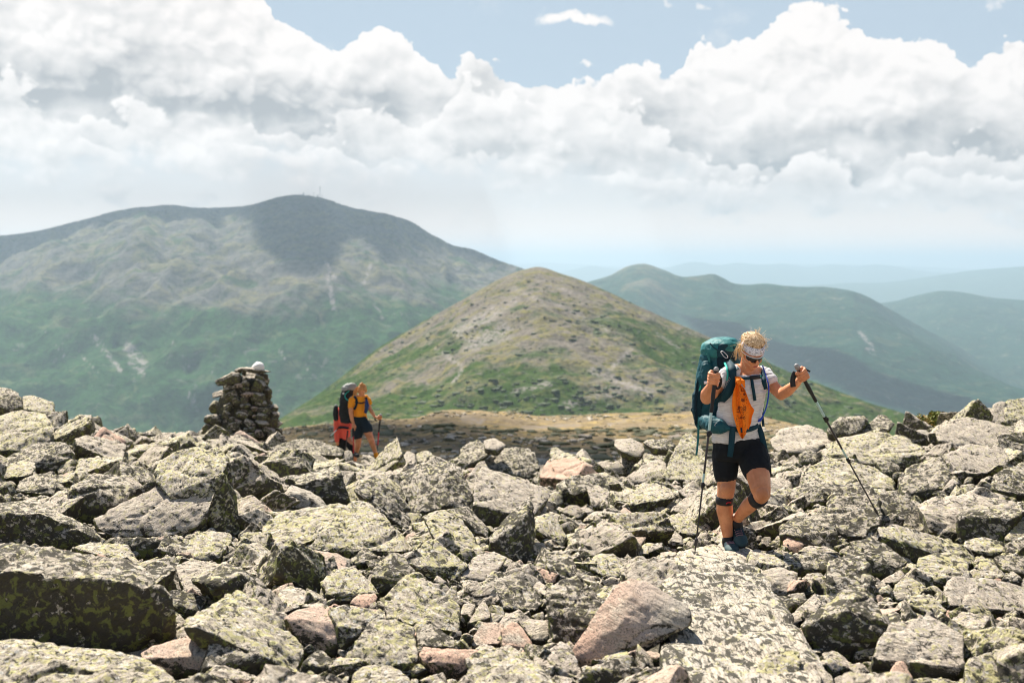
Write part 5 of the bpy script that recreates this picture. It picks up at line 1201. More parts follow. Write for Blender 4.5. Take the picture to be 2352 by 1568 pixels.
M_mint = simple_mat('pale_mint_alloy', (0.42, 0.60, 0.60, 1), 0.35, 60, 0.06, 0.1, 0.001, metallic=0.3)
M_gun = simple_mat('dark_grey_alloy', (0.06, 0.055, 0.06, 1), 0.4, 60, 0.1, 0.1, 0.001, metallic=0.5)
M_silver = simple_mat('silver_metal', (0.65, 0.66, 0.68, 1), 0.3, 60, 0.05, 0.1, 0.001, metallic=0.8)
M_greyp = simple_mat('grey_plastic', (0.30, 0.30, 0.30, 1), 0.5, 60, 0.1)
M_white = simple_mat('white_plastic', (0.80, 0.80, 0.80, 1), 0.4, 60, 0.04)
M_lens, _n, _b, _o2 = new_mat('dark_lens'); _b.inputs['Base Color'].default_value = (0.008, 0.007, 0.006, 1); _b.inputs['Roughness'].default_value = 0.15; _b.inputs['Specular IOR Level'].default_value = 0.6
M_blue = simple_mat('blue_hose', (0.015, 0.06, 0.48, 1), 0.4, 60, 0.1)
M_lip = simple_mat('lips', (0.42, 0.13, 0.10, 1), 0.5, 60, 0.1)
M_shoe = simple_mat('teal_boot_fabric', (0.010, 0.030, 0.040, 1), 0.8, 90, 0.4, 0.6, 0.004)
M_shoeg = simple_mat('grey_green_boot_toe', (0.045, 0.085, 0.09, 1), 0.7, 60, 0.2)
M_orange = simple_mat('orange_shirt_cloth', (0.95, 0.33, 0.02, 1), 0.85, 30, 0.12, 0.5, 0.01)
M_coral = simple_mat('coral_shirt_cloth', (0.85, 0.13, 0.085, 1), 0.85, 30, 0.12, 0.5, 0.01)
M_red = simple_mat('red_alloy', (0.55, 0.02, 0.03, 1), 0.4, 60, 0.1)
M_packbl = simple_mat('black_pack_nylon', (0.016, 0.02, 0.022, 1), 0.6, 28, 0.4, 0.7, 0.012)
M_packgr = simple_mat('grey_pack_nylon', (0.26, 0.27, 0.25, 1), 0.6, 28, 0.25, 0.7, 0.012)
M_denim = simple_mat('dark_navy_shorts', (0.014, 0.026, 0.036, 1), 0.85, 40, 0.3, 0.5, 0.006)
def hair_mat(name, a, b):
    m, nt, bs, out = new_mat(name)
    tc = nt.node('ShaderNodeTexCoord').outputs['Object']
    n = nt.noise(tc, 70, 5, 0.7, dist=1.5)
    nt.put(bs.inputs['Base Color'], nt.mix(nt.ramp(n, .35, .65), a, b)); bs.inputs['Roughness'].default_value = 0.5; bs.inputs['Specular IOR Level'].default_value = 0.4
    bump(nt, bs, n, 0.6, 0.004); return m
M_blond = hair_mat('blond_hair', (0.50, 0.29, 0.12, 1), (1.0, 0.80, 0.52, 1))
M_blondd = hair_mat('golden_hair', (0.36, 0.17, 0.045, 1), (0.74, 0.46, 0.19, 1))
M_redh = hair_mat('auburn_hair', (0.34, 0.12, 0.03, 1), (0.80, 0.38, 0.12, 1))
def band_mat():
    m, nt, bs, out = new_mat('printed_headband')
    tc = nt.node('ShaderNodeTexCoord').outputs['Object']
    a = nt.noise(nt.mapping(tc, rot=(0.4, 0.2, 0.9), scale=(1, 1, 2.6)), 62, 2, 0.5, dist=1.6)
    c = nt.mix(nt.ramp(a, 0.555, 0.575), (0.74, 0.74, 0.80, 1), (0.05, 0.10, 0.17, 1))
    nt.put(bs.inputs['Base Color'], c); bs.inputs['Roughness'].default_value = 0.85
    bump(nt, bs, nt.noise(nt.mapping(tc, scale=(1, 1, 6)), 18, 3, 0.5), 0.6, 0.008)
    return m
M_band = band_mat()
def bandana_mat():
    m, nt, bs, out = new_mat('orange_paisley_cotton')
    at_ = nt.node('ShaderNodeAttribute', attribute_name='pu').outputs['Fac']; av = nt.node('ShaderNodeAttribute', attribute_name='pv').outputs['Fac']
    cb = nt.node('ShaderNodeCombineXYZ'); nt.put(cb.inputs[0], at_); nt.put(cb.inputs[1], av)
    p = cb.outputs[0]
    v = nt.voro(p, 26, 'F1'); ring = nt.math('MULTIPLY', nt.ramp(v, 0.18, 0.24), nt.ramp(v, 0.42, 0.34)); dot = nt.ramp(v, 0.10, 0.06)
    sc = nt.noise(p, 30, 3, 0.6, dist=1.5); scm = nt.math('MULTIPLY', nt.ramp(sc, 0.50, 0.52), nt.ramp(sc, 0.56, 0.54))
    reg = nt.ramp(nt.math('ABSOLUTE', nt.math('SUBTRACT', at_, nt.math('MULTIPLY_ADD', av, -0.12, 0.035))), 0.036, 0.028)
    reg = nt.math('MULTIPLY', reg, nt.ramp(av, 0.05, 0.10)); reg = nt.math('MULTIPLY', reg, nt.ramp(av, 0.33, 0.28))
    pat = nt.math('MULTIPLY', nt.math('MAXIMUM', nt.math('MAXIMUM', ring, dot), scm), reg)
    v2 = nt.voro(p, 90, 'F1', rand=0.4)
    dots = nt.math('MULTIPLY', nt.ramp(v2, 0.32, 0.22), nt.math('SUBTRACT', nt.ramp(nt.math('ABSOLUTE', nt.math('SUBTRACT', at_, nt.math('MULTIPLY_ADD', av, -0.12, 0.035))), 0.046, 0.040), reg))
    pat = nt.math('MAXIMUM', pat, nt.math('MULTIPLY', dots, 0.7))
    c = nt.mix(nt.math('MULTIPLY', pat, 0.88), (0.90, 0.22, 0.012, 1), (0.10, 0.02, 0.012, 1))
    nt.put(bs.inputs['Base Color'], c); bs.inputs['Roughness'].default_value = 0.8
    bump(nt, bs, nt.noise(p, 25, 3, 0.5), 0.3, 0.004)
    return m
M_bandana = bandana_mat()

def zoomer(ox, oy, k, Yc):
    def Z(X, Y, dy=0.0): return at((ox + X / k) / 1.08844, (oy + Y / k) / 1.08844, Yc + dy)
    Z.m = Yc / (FPX * k * 1.08844)        # metres per zoomed pixel
    return Z
def fist(Pc, ax, side, cam, wrist, s=1.0):
    """fingers closed round a grip. Pc grip centre, ax unit axis (index -> little finger), side unit from grip towards the knuckles, cam unit towards the viewer"""
    out = []
    for i, (o, r, l) in enumerate(((-0.035, .0090, 1.0), (-0.0120, .0092, 1.08), (0.0110, .0089, 1.02), (0.0325, .0078, 0.86))):
        c = Pc + ax * o * s
        p = [c + side * .046 * s - cam * .002, c + side * .040 * s + cam * .022 * s, c + side * .016 * s + cam * .0335 * s * l, c - side * .016 * s + cam * .030 * s * l, c - side * .031 * s * l + cam * .012 * s, c - side * .029 * s * l - cam * .006 * s]
        out.append(limb(p, [r * s * q for q in (1.15, 1.18, 1.08, 1.0, .95, .85)], 12))
    palm = [Pc + side * .030 * s - cam * .014 * s + ax * o * s for o in (-.038, -.015, .012, .036)]
    out.append(limb(palm, [.020 * s, .025 * s, .025 * s, .022 * s], 14))
    # thumb leaves the side of the palm near its base and closes over the fingers
    th = [Pc + side * .028 * s - cam * .022 * s + ax * .016 * s, Pc + side * .002 * s - cam * .030 * s - ax * .006 * s, Pc - side * .024 * s - cam * .014 * s - ax * .026 * s, Pc - side * .026 * s + cam * .010 * s - ax * .040 * s, Pc - side * .012 * s + cam * .022 * s - ax * .047 * s]
    out.append(limb(th, [.016 * s, .0135 * s, .0115 * s, .0105 * s, .0085 * s], 12))
    out.append(limb([Pc + side * .030 * s - cam * .012 * s + ax * .030 * s, Pc * .4 + wrist * .6 + side * .012 * s, wrist], [.024 * s, .025 * s, .027 * s], 14))
    return out
def head_forms(C, hl, hf, hu, s=1.0):
    M = np.stack([hl, hf, hu], 1)
    Q = lambda l, f, u: C + M @ (np.array([l, f, u]) * s)
    e = lambda l, f, u, a, b, c: ell(Q(l, f, u), (a * s, b * s, c * s), M)
    parts = [e(0, 0, .022, .074, .092, .086), e(0, .035, -.040, .058, .056, .074), e(0, .062, -.100, .026, .024, .020), e(0, .048, -.085, .040, .036, .026),
             e(.036, .012, -.068, .024, .042, .030), e(-.036, .012, -.068, .024, .042, .030), e(.034, .066, -.036, .023, .022, .022), e(-.034, .066, -.036, .023, .022, .022),
             e(0, .080, .018, .046, .014, .012), e(.076, -.008, -.018, .009, .018, .029), e(-.076, -.008, -.018, .009, .018, .029),
             limb([Q(0, .088, .002), Q(0, .104, -.022), Q(0, .113, -.040)], [.0075 * s, .0095 * s, .0120 * s], 10), e(.011, .100, -.044, .008, .010, .007), e(-.011, .100, -.044, .008, .010, .007),
             e(0, .087, -.064, .021, .009, .0055), e(0, .085, -.076, .019, .009, .006)]
    return parts, Q, M

def person_one():
    Z = zoomer(1680, 780, 2.45, 10.2); m = Z.m
    yaw = math.radians(30)
    f = np.array([math.sin(yaw), -math.cos(yaw), 0]); u = np.array([math.cos(yaw), math.sin(yaw), 0]); up = np.array([0, 0, 1.])
    base = Z(355, 1448, 0)
    root = empty('person', base)
    tag(root, 'hiker in white t-shirt and black shorts stepping down with two poles', 'person')
    def ring(X, Y, rw, d, dy=0, tilt=0.0):
        rwm = rw * m; a = math.sqrt(max(rwm ** 2 - (d * math.sin(yaw)) ** 2, 1e-5)) / math.cos(yaw)
        return (Z(X, Y, dy), u * a, (f * math.cos(tilt) + up * math.sin(tilt)) * -d)
    torso = [ring(408, 860, 134, .118, .02), ring(398, 800, 136, .120, .02), ring(396, 720, 146, .128, .01), ring(410, 640, 138, .118, 0), ring(424, 560, 136, .122, -.015), ring(438, 490, 136, .128, -.03), ring(446, 430, 132, .118, -.03), ring(450, 385, 112, .09, -.02), ring(455, 355, 70, .07, -.01)]
    shR = Z(352, 378, -.075); shL = Z(560, 385, .085)
    elR, wrR = Z(212, 528, -.10), Z(238, 452, -.27)
    elL, wrL = Z(668, 505, -.06), Z(768, 432, -.25)
    gripR, gripL = Z(263, 407, -.31), Z(792, 388, -.29)
    midR = Z(285, 455, -.09); midL = Z(612, 448, .02)
    parts = [loft(torso)]
    parts += [limb([shR, midR, elR], [.060, .050, .043]), limb([elR, Z(214, 500, -.17), wrR], [.044, .045, .029])]
    parts += [limb([shL, midL, elL], [.058, .048, .040]), limb([elL, Z(712, 478, -.14), wrL], [.041, .041, .027])]
    # legs
    parts += [limb([Z(338, 850, 0), Z(332, 960, -.02), Z(333, 1040, -.03), Z(332, 1085, -.035), Z(322, 1150, -.02), Z(323, 1215, 0), Z(333, 1300, .01), Z(344, 1385, 0), Z(347, 1425, 0)],
                   [.086, .080, .069, .064, .058, .060, .047, .036, .036])]
    parts.append(ell(Z(330, 1080, -.085), (.040, .030, .046)))
    parts.append(ell(Z(322, 1195, .035), (.048, .042, .085)))
    parts += [limb([Z(485, 850, -.02), Z(512, 930, -.12), Z(530, 1010, -.21), Z(545, 1090, -.28), Z(552, 1118, -.29)], [.094, .094, .083, .070, .060])]
    parts += [limb([Z(548, 1120, -.27), Z(505, 1155, -.20), Z(465, 1190, -.12), Z(425, 1235, -.04), Z(398, 1272, .02), Z(392, 1300, .03)], [.058, .056, .054, .041, .034, .034])]
    parts.append(ell(Z(553, 1112, -.33), (.045, .035, .050)))
    parts.append(ell(Z(470, 1180, -.07), (.050, .05, .055)))
    # head
    hy, hp = math.radians(20), math.radians(32)
    hf = np.array([math.sin(hy) * math.cos(hp), -math.cos(hy) * math.cos(hp), -math.sin(hp)])
    hl = nrm(np.cross(hf, up)); hl = -hl if hl[0] < 0 else hl
    roll = math.radians(5); hu = nrm(np.cross(hl, hf)); hu = hu if hu[2] > 0 else -hu
    hl, hu = hl * math.cos(roll) + hu * math.sin(roll), hu * math.cos(roll) - hl * math.sin(roll)
    C = Z(489, 240, -.10)
    hp_, Q, HM = head_forms(C, hl, hf, hu, 0.98)
    parts += hp_
    parts.append(limb([Q(0, -.02, -.05), Z(462, 330, -.05), Z(455, 375, -.02)], [.054, .052, .062]))
    parts.append(limb([Z(392, 352, -.04), Z(455, 352, -.03), Z(520, 362, .03)], [.04, .05, .04]))
    camd = nrm(-C)
    axR = nrm(Z(240, 605, -.27) - Z(270, 352, -.32)); axL = nrm(Z(880, 540, -.22) - Z(765, 335, -.30))
    sideR = nrm(np.array([-1, .25, .1]) - axR * np.dot(axR, np.array([-1, .25, .1]))); camR = nrm(np.array([-.1, -1, 0]) - axR * np.dot(axR, [-.1, -1, 0]))
    sideL = nrm(np.array([1, .1, .5]) - axL * np.dot(axL, np.array([1, .1, .5]))); camL = nrm(np.array([0, -1, 0.1]) - axL * np.dot(axL, [0, -1, .1]))
    parts += fist(gripR, axR, sideR, camR, wrR, 0.98); parts += fist(gripL, axL, sideL, camL, wrL, 0.96)
    V, N, F = fuse(parts, 0.0037, 3)
    mesh_obj('body', V, F, M_skin, root)
    # ---- clothes
    def grow(r, k): return [(c, a * (1 + k / np.linalg.norm(a)), b * (1 + k / np.linalg.norm(b))) for c, a, b in r]
    sh = grow([ring(392, 780, 150, .138, .02), ring(390, 735, 150, .135, .015)] + torso[2:8], .010)
    sh[0] = ring(388, 790, 150, .142, .02)
    tp = [loft(sh, capr=.12), limb([Z(375, 372, -.06), shR, Z(312, 425, -.085)], [.062, .069, .066]), limb([Z(540, 378, .07), shL, Z(598, 425, .03)], [.060, .066, .063])]
    V, N, F = fuse(tp, 0.005, 6)
    keep = V[:, 2] < Z(450, 342, 0)[2]
    V = folds(V, N, .016, (8, 8, 16), 3)
    t_ob = mesh_obj('t_shirt', V, F, M_shirt, root)
    sv, sf = V, F
    so_ = [loft(grow([ring(408, 885, 158, .135, .02), ring(405, 840, 160, .140, .02), ring(396, 775, 143, .138, .02)], .006), capr=.2),
           limb([Z(330, 860, 0), Z(328, 930, -.01), Z(328, 995, -.025)], [.100, .097, .086]), limb([Z(485, 850, -.01), Z(506, 915, -.10), Z(521, 968, -.16)], [.112, .112, .103])]
    V, N, F = fuse(so_, 0.005, 5); V = folds(V, N, .010, (10, 10, 14), 8)
    mesh_obj('shorts', V, F, M_black, root)
    # knee straps
    def cuff(a, b, ra, rb, name, mat):
        a = np.array(a); b = np.array(b); t = nrm(b - a); x = nrm(np.cross(t, [0.2, 1, 0.1])); y = np.cross(t, x)
        V, F = loft([(a, x * ra, y * ra), (a * .5 + b * .5, x * (ra + rb) / 2 * 1.03, y * (ra + rb) / 2 * 1.03), (b, x * rb, y * rb)], 26, 0.1)
        return mesh_obj(name, V, F, mat, root)
    k1 = cuff(Z(324, 1128, -.022), Z(321, 1172, -.016), .0625, .0625, 'knee_strap', M_blackrub)
    Vr, Fr = ribbon(smooth_path([Z(332, 1172, -.092), Z(346, 1164, -.090), Z(362, 1166, -.084)], 3), .009, .002); mesh_obj('emblem', Vr, Fr, M_red, k1)
    a, b = Z(541, 1134, -.255), Z(512, 1152, -.205)
    cuff(a, b, .064, .062, 'knee_strap', M_blackrub)
    # boots
    def boot(ankle, heel, toe, w, h):
        ankle, heel, toe = map(np.array, (ankle, heel, toe)); d = nrm(toe - heel); upv = nrm(ankle - heel * .7 - toe * .3); sd = nrm(np.cross(d, upv)); upv = nrm(np.cross(sd, d)); upv = upv if upv[2] > 0 else -upv
        L = np.linalg.norm(toe - heel)
        rs_ = [(heel + d * L * t + upv * hh * .5, sd * ww, upv * hh * .5) for t, ww, hh in ((0.0, w * .72, h * 1.0), (.2, w * .80, h * 1.05), (.45, w * .86, h * .92), (.7, w * 1.0, h * .70), (.9, w * .9, h * .52), (1.0, w * .6, h * .40))]
        up_ = [loft(rs_, 20, .5), limb([heel + d * L * .22 + upv * h * .4, ankle], [w * .95, w * .92])]
        V, N, F = fuse(up_, .005, 4)
        s = mesh_obj('boot', V, F, M_shoe, root)
        sole = loft([(c - upv * (np.linalg.norm(v)) , a * 1.08, upv * .011) for c, a, v in rs_], 20, .6)
        mesh_obj('sole', *sole, M_blackrub, s)
        tc_ = loft([(c + upv * .0, a * 1.04, v * 1.06) for c, a, v in rs_[3:]], 20, .55); mesh_obj('toe_cap', *tc_, M_shoeg, s)
        lac = []
        for t in (.30, .40, .50, .60, .70):
            c = heel + d * L * t + upv * h * (1.06 - t * .50)
            lac.append(tube([c - sd * w * .42, c + upv * .004, c + sd * w * .42], .0028, 6))
            lac.append(ell(c - sd * w * .45, (.004, .004, .004), n=5)); lac.append(ell(c + sd * w * .45, (.004, .004, .004), n=5))
        mesh_obj('laces', *join(lac), M_lace, s)
        V, N, F = fuse([limb([ankle - upv * .01, ankle + upv * .012], [w * .98, w * .96])], .005, 2); mesh_obj('cuff', V, F, M_blackrub, s)
    boot(Z(347, 1405, 0), Z(345, 1450, .05), Z(376, 1474, -.17), .050, .082)
    boot(Z(394, 1298, .03), Z(398, 1345, .10), Z(432, 1436, -.11), .049, .082)
    # face details and glasses
    lips = join([ell(Q(0, .0945, -.066), (.019, .004, .0032), HM, 8), ell(Q(0, .0925, -.0745), (.016, .004, .0034), HM, 8)]); mesh_obj('mouth', *lips, M_lip, root)
    gl = []; n = 26
    for uu in (0, 1):
        pass
    def arc(ufun, off=0.0, k=27, lmax=.068):
        return [Q(l, .103 + off - 11.0 * l * l, ufun(l)) for l in np.linspace(-lmax, lmax, k)]
    Vt = []; Ft = []
    top = arc(lambda l: .010 - abs(l) * .02); bot = arc(lambda l: -.033 + 10 * (abs(abs(l) - .032)) ** 2 * 1.2 + (.010 if abs(l) < .012 else 0)); topb = arc(lambda l: .010 - abs(l) * .02, -.003); botb = arc(lambda l: -.033 + 12 * (abs(abs(l) - .032)) ** 2 + (.010 if abs(l) < .012 else 0), -.003)
    n = len(top); Vt = np.array(top + bot + botb + topb)
    for r_ in range(4):
        for k in range(n - 1): Ft.append((r_*n+k, r_*n+k+1, ((r_+1) % 4)*n+k+1, ((r_+1) % 4)*n+k))
    g = mesh_obj('sunglasses', Vt, Ft, M_lens, root)
    fr = [tube(arc(lambda l: .0125 - abs(l) * .02, .002), .0028, 8)] + [tube([Q(s * .068, .052, .011), Q(s * .078, .02, .008), Q(s * .080, -.02, .004)], .0026, 6) for s in (-1, 1)]
    mesh_obj('frame', *join(fr), M_white, g)
    # headband
    Vb = []; Fb = []; nb = 48; lv = [(.024, 1.01), (.038, 1.045), (.054, 1.02), (.068, .965), (.080, .88)]
    for j, (uu, k) in enumerate(lv):
        for i in range(nb):
            a = 2 * PI * i / nb; ff = math.sin(a)
            Vb.append(Q(.079 * k * math.cos(a), .097 * k * ff + .002, uu + (0.004 if ff > 0 else -.012 * -ff) + .002 * math.sin(5 * a + j)))
    for j in range(len(lv) - 1):
        for i in range(nb): Fb.append((j*nb+i, j*nb+(i+1) % nb, (j+1)*nb+(i+1) % nb, (j+1)*nb+i))
    mesh_obj('headband', np.array(Vb), Fb, M_band, root)
    # hair: a cap of locks over the crown plus loose strands
    hr = np.random.default_rng(4); hs = []
    V, N, F = fuse([ell(Q(0, -.012, .056), (.073, .086, .062), HM), ell(Q(-.01, -.085, .055), (.045, .040, .045), HM), ell(Q(-.062, -.03, .0), (.02, .05, .05), HM), ell(Q(.062, -.03, .0), (.02, .05, .05), HM), ell(Q(0, -.07, .0), (.06, .035, .05), HM)], .005, 3)
    V = V + N * (0.010 * fbm(V * 55, 3))[:, None]
    hs.append((V, [tuple(q) for q in F]))
    for i in range(420):
        a = hr.uniform(0, 2 * PI); r0 = hr.uniform(0.05, 1.0)
        st_ = []
        for t in np.linspace(0, 1, 6):
            th = (0.12 + r0 * 1.2) - t * hr.uniform(.5, .9) * .8; th = max(th, .02)
            aa = a + t * .5 * (1 if math.cos(a) > 0 else -1) + .1 * math.sin(9 * t + i)
            rr = 1.0 + .10 * math.sin(t * PI) + hr.uniform(0, .07)
            st_.append(Q(.079 * rr * math.sin(th) * math.cos(aa), .094 * rr * math.sin(th) * math.sin(aa) - .012, .058 + .070 * rr * math.cos(th)))
        hs.append(tube(st_, [.0008, .0030, .0036, .0032, .0022, .0006], 5))
    def strand(pts, r=.0011): hs.append(tube(smooth_path(pts, 4), [r * q for q in list(np.linspace(1, .45, (len(pts) - 1) * 4 + 1))], 5))
    strand([Z(440, 190, -.15), Z(428, 235, -.17), Z(440, 290, -.17), Z(480, 330, -.20)], .0028); strand([Z(436, 195, -.15), Z(422, 245, -.16), Z(432, 300, -.16), Z(452, 345, -.16)], .0024)
    strand([Z(430, 200, -.14), Z(412, 235, -.12), Z(405, 290, -.10)], .0026); strand([Z(415, 190, -.10), Z(385, 230, -.08), Z(358, 285, -.05)], .0012)
    strand([Z(505, 170, -.18), Z(486, 215, -.20), Z(478, 255, -.20)], .0016); strand([Z(520, 165, -.18), Z(530, 215, -.21), Z(552, 262, -.20)], .0020)
    strand([Z(565, 280, -.16), Z(600, 320, -.14), Z(620, 360, -.12), Z(648, 388, -.10)], .0011); strand([Z(560, 285, -.16), Z(575, 300, -.14), Z(600, 330, -.12)], .0009)
    for i in range(150):
        a = hr.uniform(-.5, PI + .5); p0 = Q(.078 * math.cos(a), -.01 + .05 * hr.uniform(-1, 1), .06 + .075 * math.sin(a) * hr.uniform(.7, 1))
        dd = nrm(hl * math.cos(a) + hu * (math.sin(a)) + hr.normal(size=3) * .5)
        strand([p0, p0 + dd * hr.uniform(.008, .02), p0 + dd * hr.uniform(.016, .045) + hr.normal(size=3) * .014], .0013)
    for i in range(26):
        x = hr.uniform(385, 425); strand([Z(x + 20, 200 + hr.uniform(-10, 20), -.08), Z(x, 235 + hr.uniform(-10, 10), -.07), Z(x - hr.uniform(-8, 14), 270 + hr.uniform(-10, 25), -.06)], .0016)
    ho = mesh_obj('hair', *hs[0], M_blondd, root); mesh_obj('strands', *join(hs[1:]), M_blond, ho)
    bvt = BVHTree.FromPolygons([tuple(v) for v in sv], [tuple(int(i) for i in q) for q in sf])
    def S(X, Y, off=.008, dy=0.0):
        d = Vector(ray((1680 + X / 2.45) / 1.08844, (780 + Y / 2.45) / 1.08844)).normalized(); h = bvt.ray_cast(Vector((0, 0, 0)), d)
        if h[0] is None: return Z(X, Y, dy)
        return np.array(h[0]) - np.array(d) * off
    return dict(Z=Z, m=m, f=f, u=u, S=S, root=root, gripR=gripR, gripL=gripL, wrR=wrR, wrL=wrL)
M_lace = simple_mat('boot_laces', (0.35, 0.20, 0.22, 1), 0.8, 60, 0.3)
W1 = person_one()

def pole(name_label, segs, tip_from, strap=None, thick=1.0, cat='trekking pole', colours=None):
    """segs: (kind, pointA, pointB, radius)"""
    root = empty('trekking_pole', segs[-1][2]); tag(root, name_label, cat, 'trekking poles')
    for kind, a, b, r in segs:
        a = np.array(a); b = np.array(b); ax = nrm(b - a)
        if kind == 'knob': V, F = tube([a, a * .5 + b * .5, b], [r * .95, r, r * .7], 16); mat = M_greyp; nm = 'knob'
        elif kind == 'grip':
            k = 12; V, F = tube([a + (b - a) * t for t in np.linspace(0, 1, k)], [r * (1 + .10 * math.sin(t * 13)) * (1 - .15 * t) for t in np.linspace(0, 1, k)], 14); mat = M_blackrub; nm = 'grip'
        elif kind == 'lock':
            V, F = join([tube([a, b], [r, r], 14), ell((a + b) / 2 + np.array([r * .9, -r * .3, 0]), (r * .6, r * .5, r * .9), n=6)]); mat = M_blackrub; nm = 'lock_collar'
        elif kind == 'basket':
            V, F = join([tube([a, a * .6 + b * .4], [r, r * .9], 14), tube([a * .6 + b * .4, b], [r * .45, r * .25], 12)]); mat = M_gun; nm = 'tip'
        else:
            V, F = tube([a, b], [r, r * .96], 14); nm = 'shaft'; mat = {'mint': M_mint, 'dark': M_gun, 'red': M_red, 'black': M_blackrub}[kind]
        mesh_obj(nm, V, F, mat, root)
    if strap is not None: V, F = ribbon(*strap); mesh_obj('wrist_strap', V, F, M_blackrub, root)
    return root
rock_bvh = BVHTree.FromPolygons(rock_bvh_v, rock_bvh_f)
def hitY(px, py, near=0):
    d = Vector(ray(px, py)).normalized(); h = rock_bvh.ray_cast(Vector((0, 0, 0)) + d * near, d)
    return h[0][1] if h[0] is not None else None
def gear_one():
    Z, m, S, f, u = W1['Z'], W1['m'], W1['S'], W1['f'], W1['u']
    tR = hitY(1596, 1270) or 10.1; tL = hitY(2021, 1191) or 11.0
    tR = min(max(tR, 9.7), 10.5); tL = min(max(tL, 10.2), 11.8)
    def chain(a, b, ts): return [a + (b - a) * t for t in ts]
    def screenline(Zt, Zb, Yt, Yb, fr):     # points on the 3-D line through both ends whose picture position is fraction fr
        T = Zt; B = Zb
        return [T + (B - T) * (q * T[1] / (B[1] + q * (T[1] - B[1]))) for q in fr]
    T = Z(271, 349, -.32); B = Z(140, 1475, tR - 10.2)
    fr = [(y - 349) / (1475 - 349.) for y in (349, 360, 606, 732, 752, 985, 1046, 1066, 1392, 1475)]
    p = screenline(T, B, 0, 0, fr)
    segs = [('knob', p[0], p[1], .019), ('grip', p[1], p[2], .0155), ('mint', p[2], p[3], .0100), ('lock', p[3], p[4], .0150), ('dark', p[4], p[5], .0080), ('mint', p[5], p[6], .0078), ('lock', p[6], p[7], .0120), ('dark', p[7], p[8], .0060), ('basket', p[8], p[9], .0130)]
    st = smooth_path([Z(272, 365, -.33), Z(298, 410, -.30), Z(292, 455, -.28), Z(272, 466, -.29), Z(262, 440, -.31)], 4)
    pole('trekking pole in the front hiker right hand, planted upright beside the shin', segs, None, (st, .020, .003))
    T = Z(763, 329, -.30); B = Z(1275, 1265, tL - 10.2)
    fr = [(y - 329) / (1265 - 329.) for y in (329, 350, 541, 642, 664, 835, 895, 918, 1205, 1265)]
    p = screenline(T, B, 0, 0, fr)
    segs = [('knob', p[0], p[1], .019), ('grip', p[1], p[2], .0155), ('mint', p[2], p[3], .0100), ('lock', p[3], p[4], .0150), ('dark', p[4], p[5], .0080), ('mint', p[5], p[6], .0078), ('lock', p[6], p[7], .0120), ('dark', p[7], p[8], .0060), ('basket', p[8], p[9], .0110)]
    st = smooth_path([Z(757, 366, -.30), Z(744, 392, -.30), Z(739, 425, -.30), Z(742, 458, -.30)], 5)
    rp = pole('trekking pole in the front hiker left hand, slanting far to the side', segs, None, (st, .036, .010, None, (0.25, -1, 0)))
    V, F = ribbon(smooth_path([Z(795, 347, -.30), Z(822, 353, -.29), Z(846, 364, -.28)], 3), .013, .004); mesh_obj('strap_end', V, F, M_blackrub, rp)
    # ---------------- backpack
    b = -f
    up = np.array([0, 0, 1.])
    root = empty('backpack', Z(240, 720, .22)); tag(root, 'large teal hiking backpack worn by the front hiker', 'backpack')
    def rr(X, Y, la, de, dy): return (Z(X, Y, dy), u * la, b * de)
    def box_ring(V):  # squarer section
        return V
    V, N, F = fuse([loft([rr(262, 700, .12, .10, .20), rr(258, 640, .150, .125, .22), rr(262, 520, .160, .14, .23), rr(275, 400, .160, .14, .23), rr(292, 300, .155, .14, .22), rr(300, 240, .15, .13, .21)], 26, .25)], .007, 3)
    V = folds(V, N, .022, (7, 7, 9), 2); mesh_obj('main_body', V, F, M_teal, root)
    V, N, F = fuse([loft([rr(302, 262, .150, .135, .20), rr(303, 225, .158, .150, .20), rr(306, 190, .145, .135, .20), rr(312, 170, .10, .10, .20)], 26, .2)], .006, 4)
    V = folds(V, N, .020, (9, 9, 12), 5); lid = mesh_obj('lid', V, F, M_teall, root)
    V, N, F = fuse([loft([rr(345, 268, .10, .05, .11), rr(345, 235, .105, .05, .11), rr(345, 200, .09, .04, .11)], 22, .3)], .006, 3); mesh_obj('lid_panel', V, F, M_teald, lid)
    V, N, F = fuse([loft([rr(330, 330, .07, .05, .10), rr(335, 280, .08, .05, .10)], 22, .3)], .006, 3); mesh_obj('back_panel', V, F, M_navy, root)
    V, N, F = fuse([limb([Z(172, 690, .16), Z(162, 600, .16), Z(165, 510, .17), Z(185, 450, .18)], [.035, .050, .048, .03])], .006, 3); V = folds(V, N, .015, (12, 12, 14), 6); mesh_obj('side_pocket', V, F, M_teald, root)
    V, N, F = fuse([limb([Z(215, 330, .10), Z(205, 400, .10), Z(200, 460, .11)], [.045, .055, .045])], .006, 3); V = folds(V, N, .018, (12, 12, 14), 9); mesh_obj('compression_panel', V, F, M_teal, root)
    # hip belt and pocket
    V, N, F = fuse([limb([Z(205, 668, .02), Z(255, 690, -.10), Z(310, 705, -.15), Z(345, 712, -.155)], [.052, .062, .050, .022])], .006, 4); V = folds(V, N, .012, (14, 14, 18), 4)
    hb = mesh_obj('hip_pocket', V, F, M_teal, root)
    zp = smooth_path([Z(262, 690, -.165), Z(272, 678, -.168), Z(280, 690, -.168), Z(268, 704, -.168), Z(262, 690, -.165)], 3); mesh_obj('zip_pull', *tube(zp, .0018, 5), M_silver, hb)
    def web(name, pts, w, mat=M_teald, off=.010, th=.003, snap=True, par=root, k=5, dyf=0.0):
        if snap: P = [S(x, y, off, dyf) for x, y in pts]
        else: P = [Z(x, y, d) for x, y, d in pts]
        P = smooth_path(P, k); w = np.interp(np.linspace(0, 1, len(P)), np.linspace(0, 1, len(w)), w) * m if isinstance(w, (list, tuple)) else w * m
        return mesh_obj(name, *ribbon(P, list(w) if not np.isscalar(w) else w, th), mat, par)
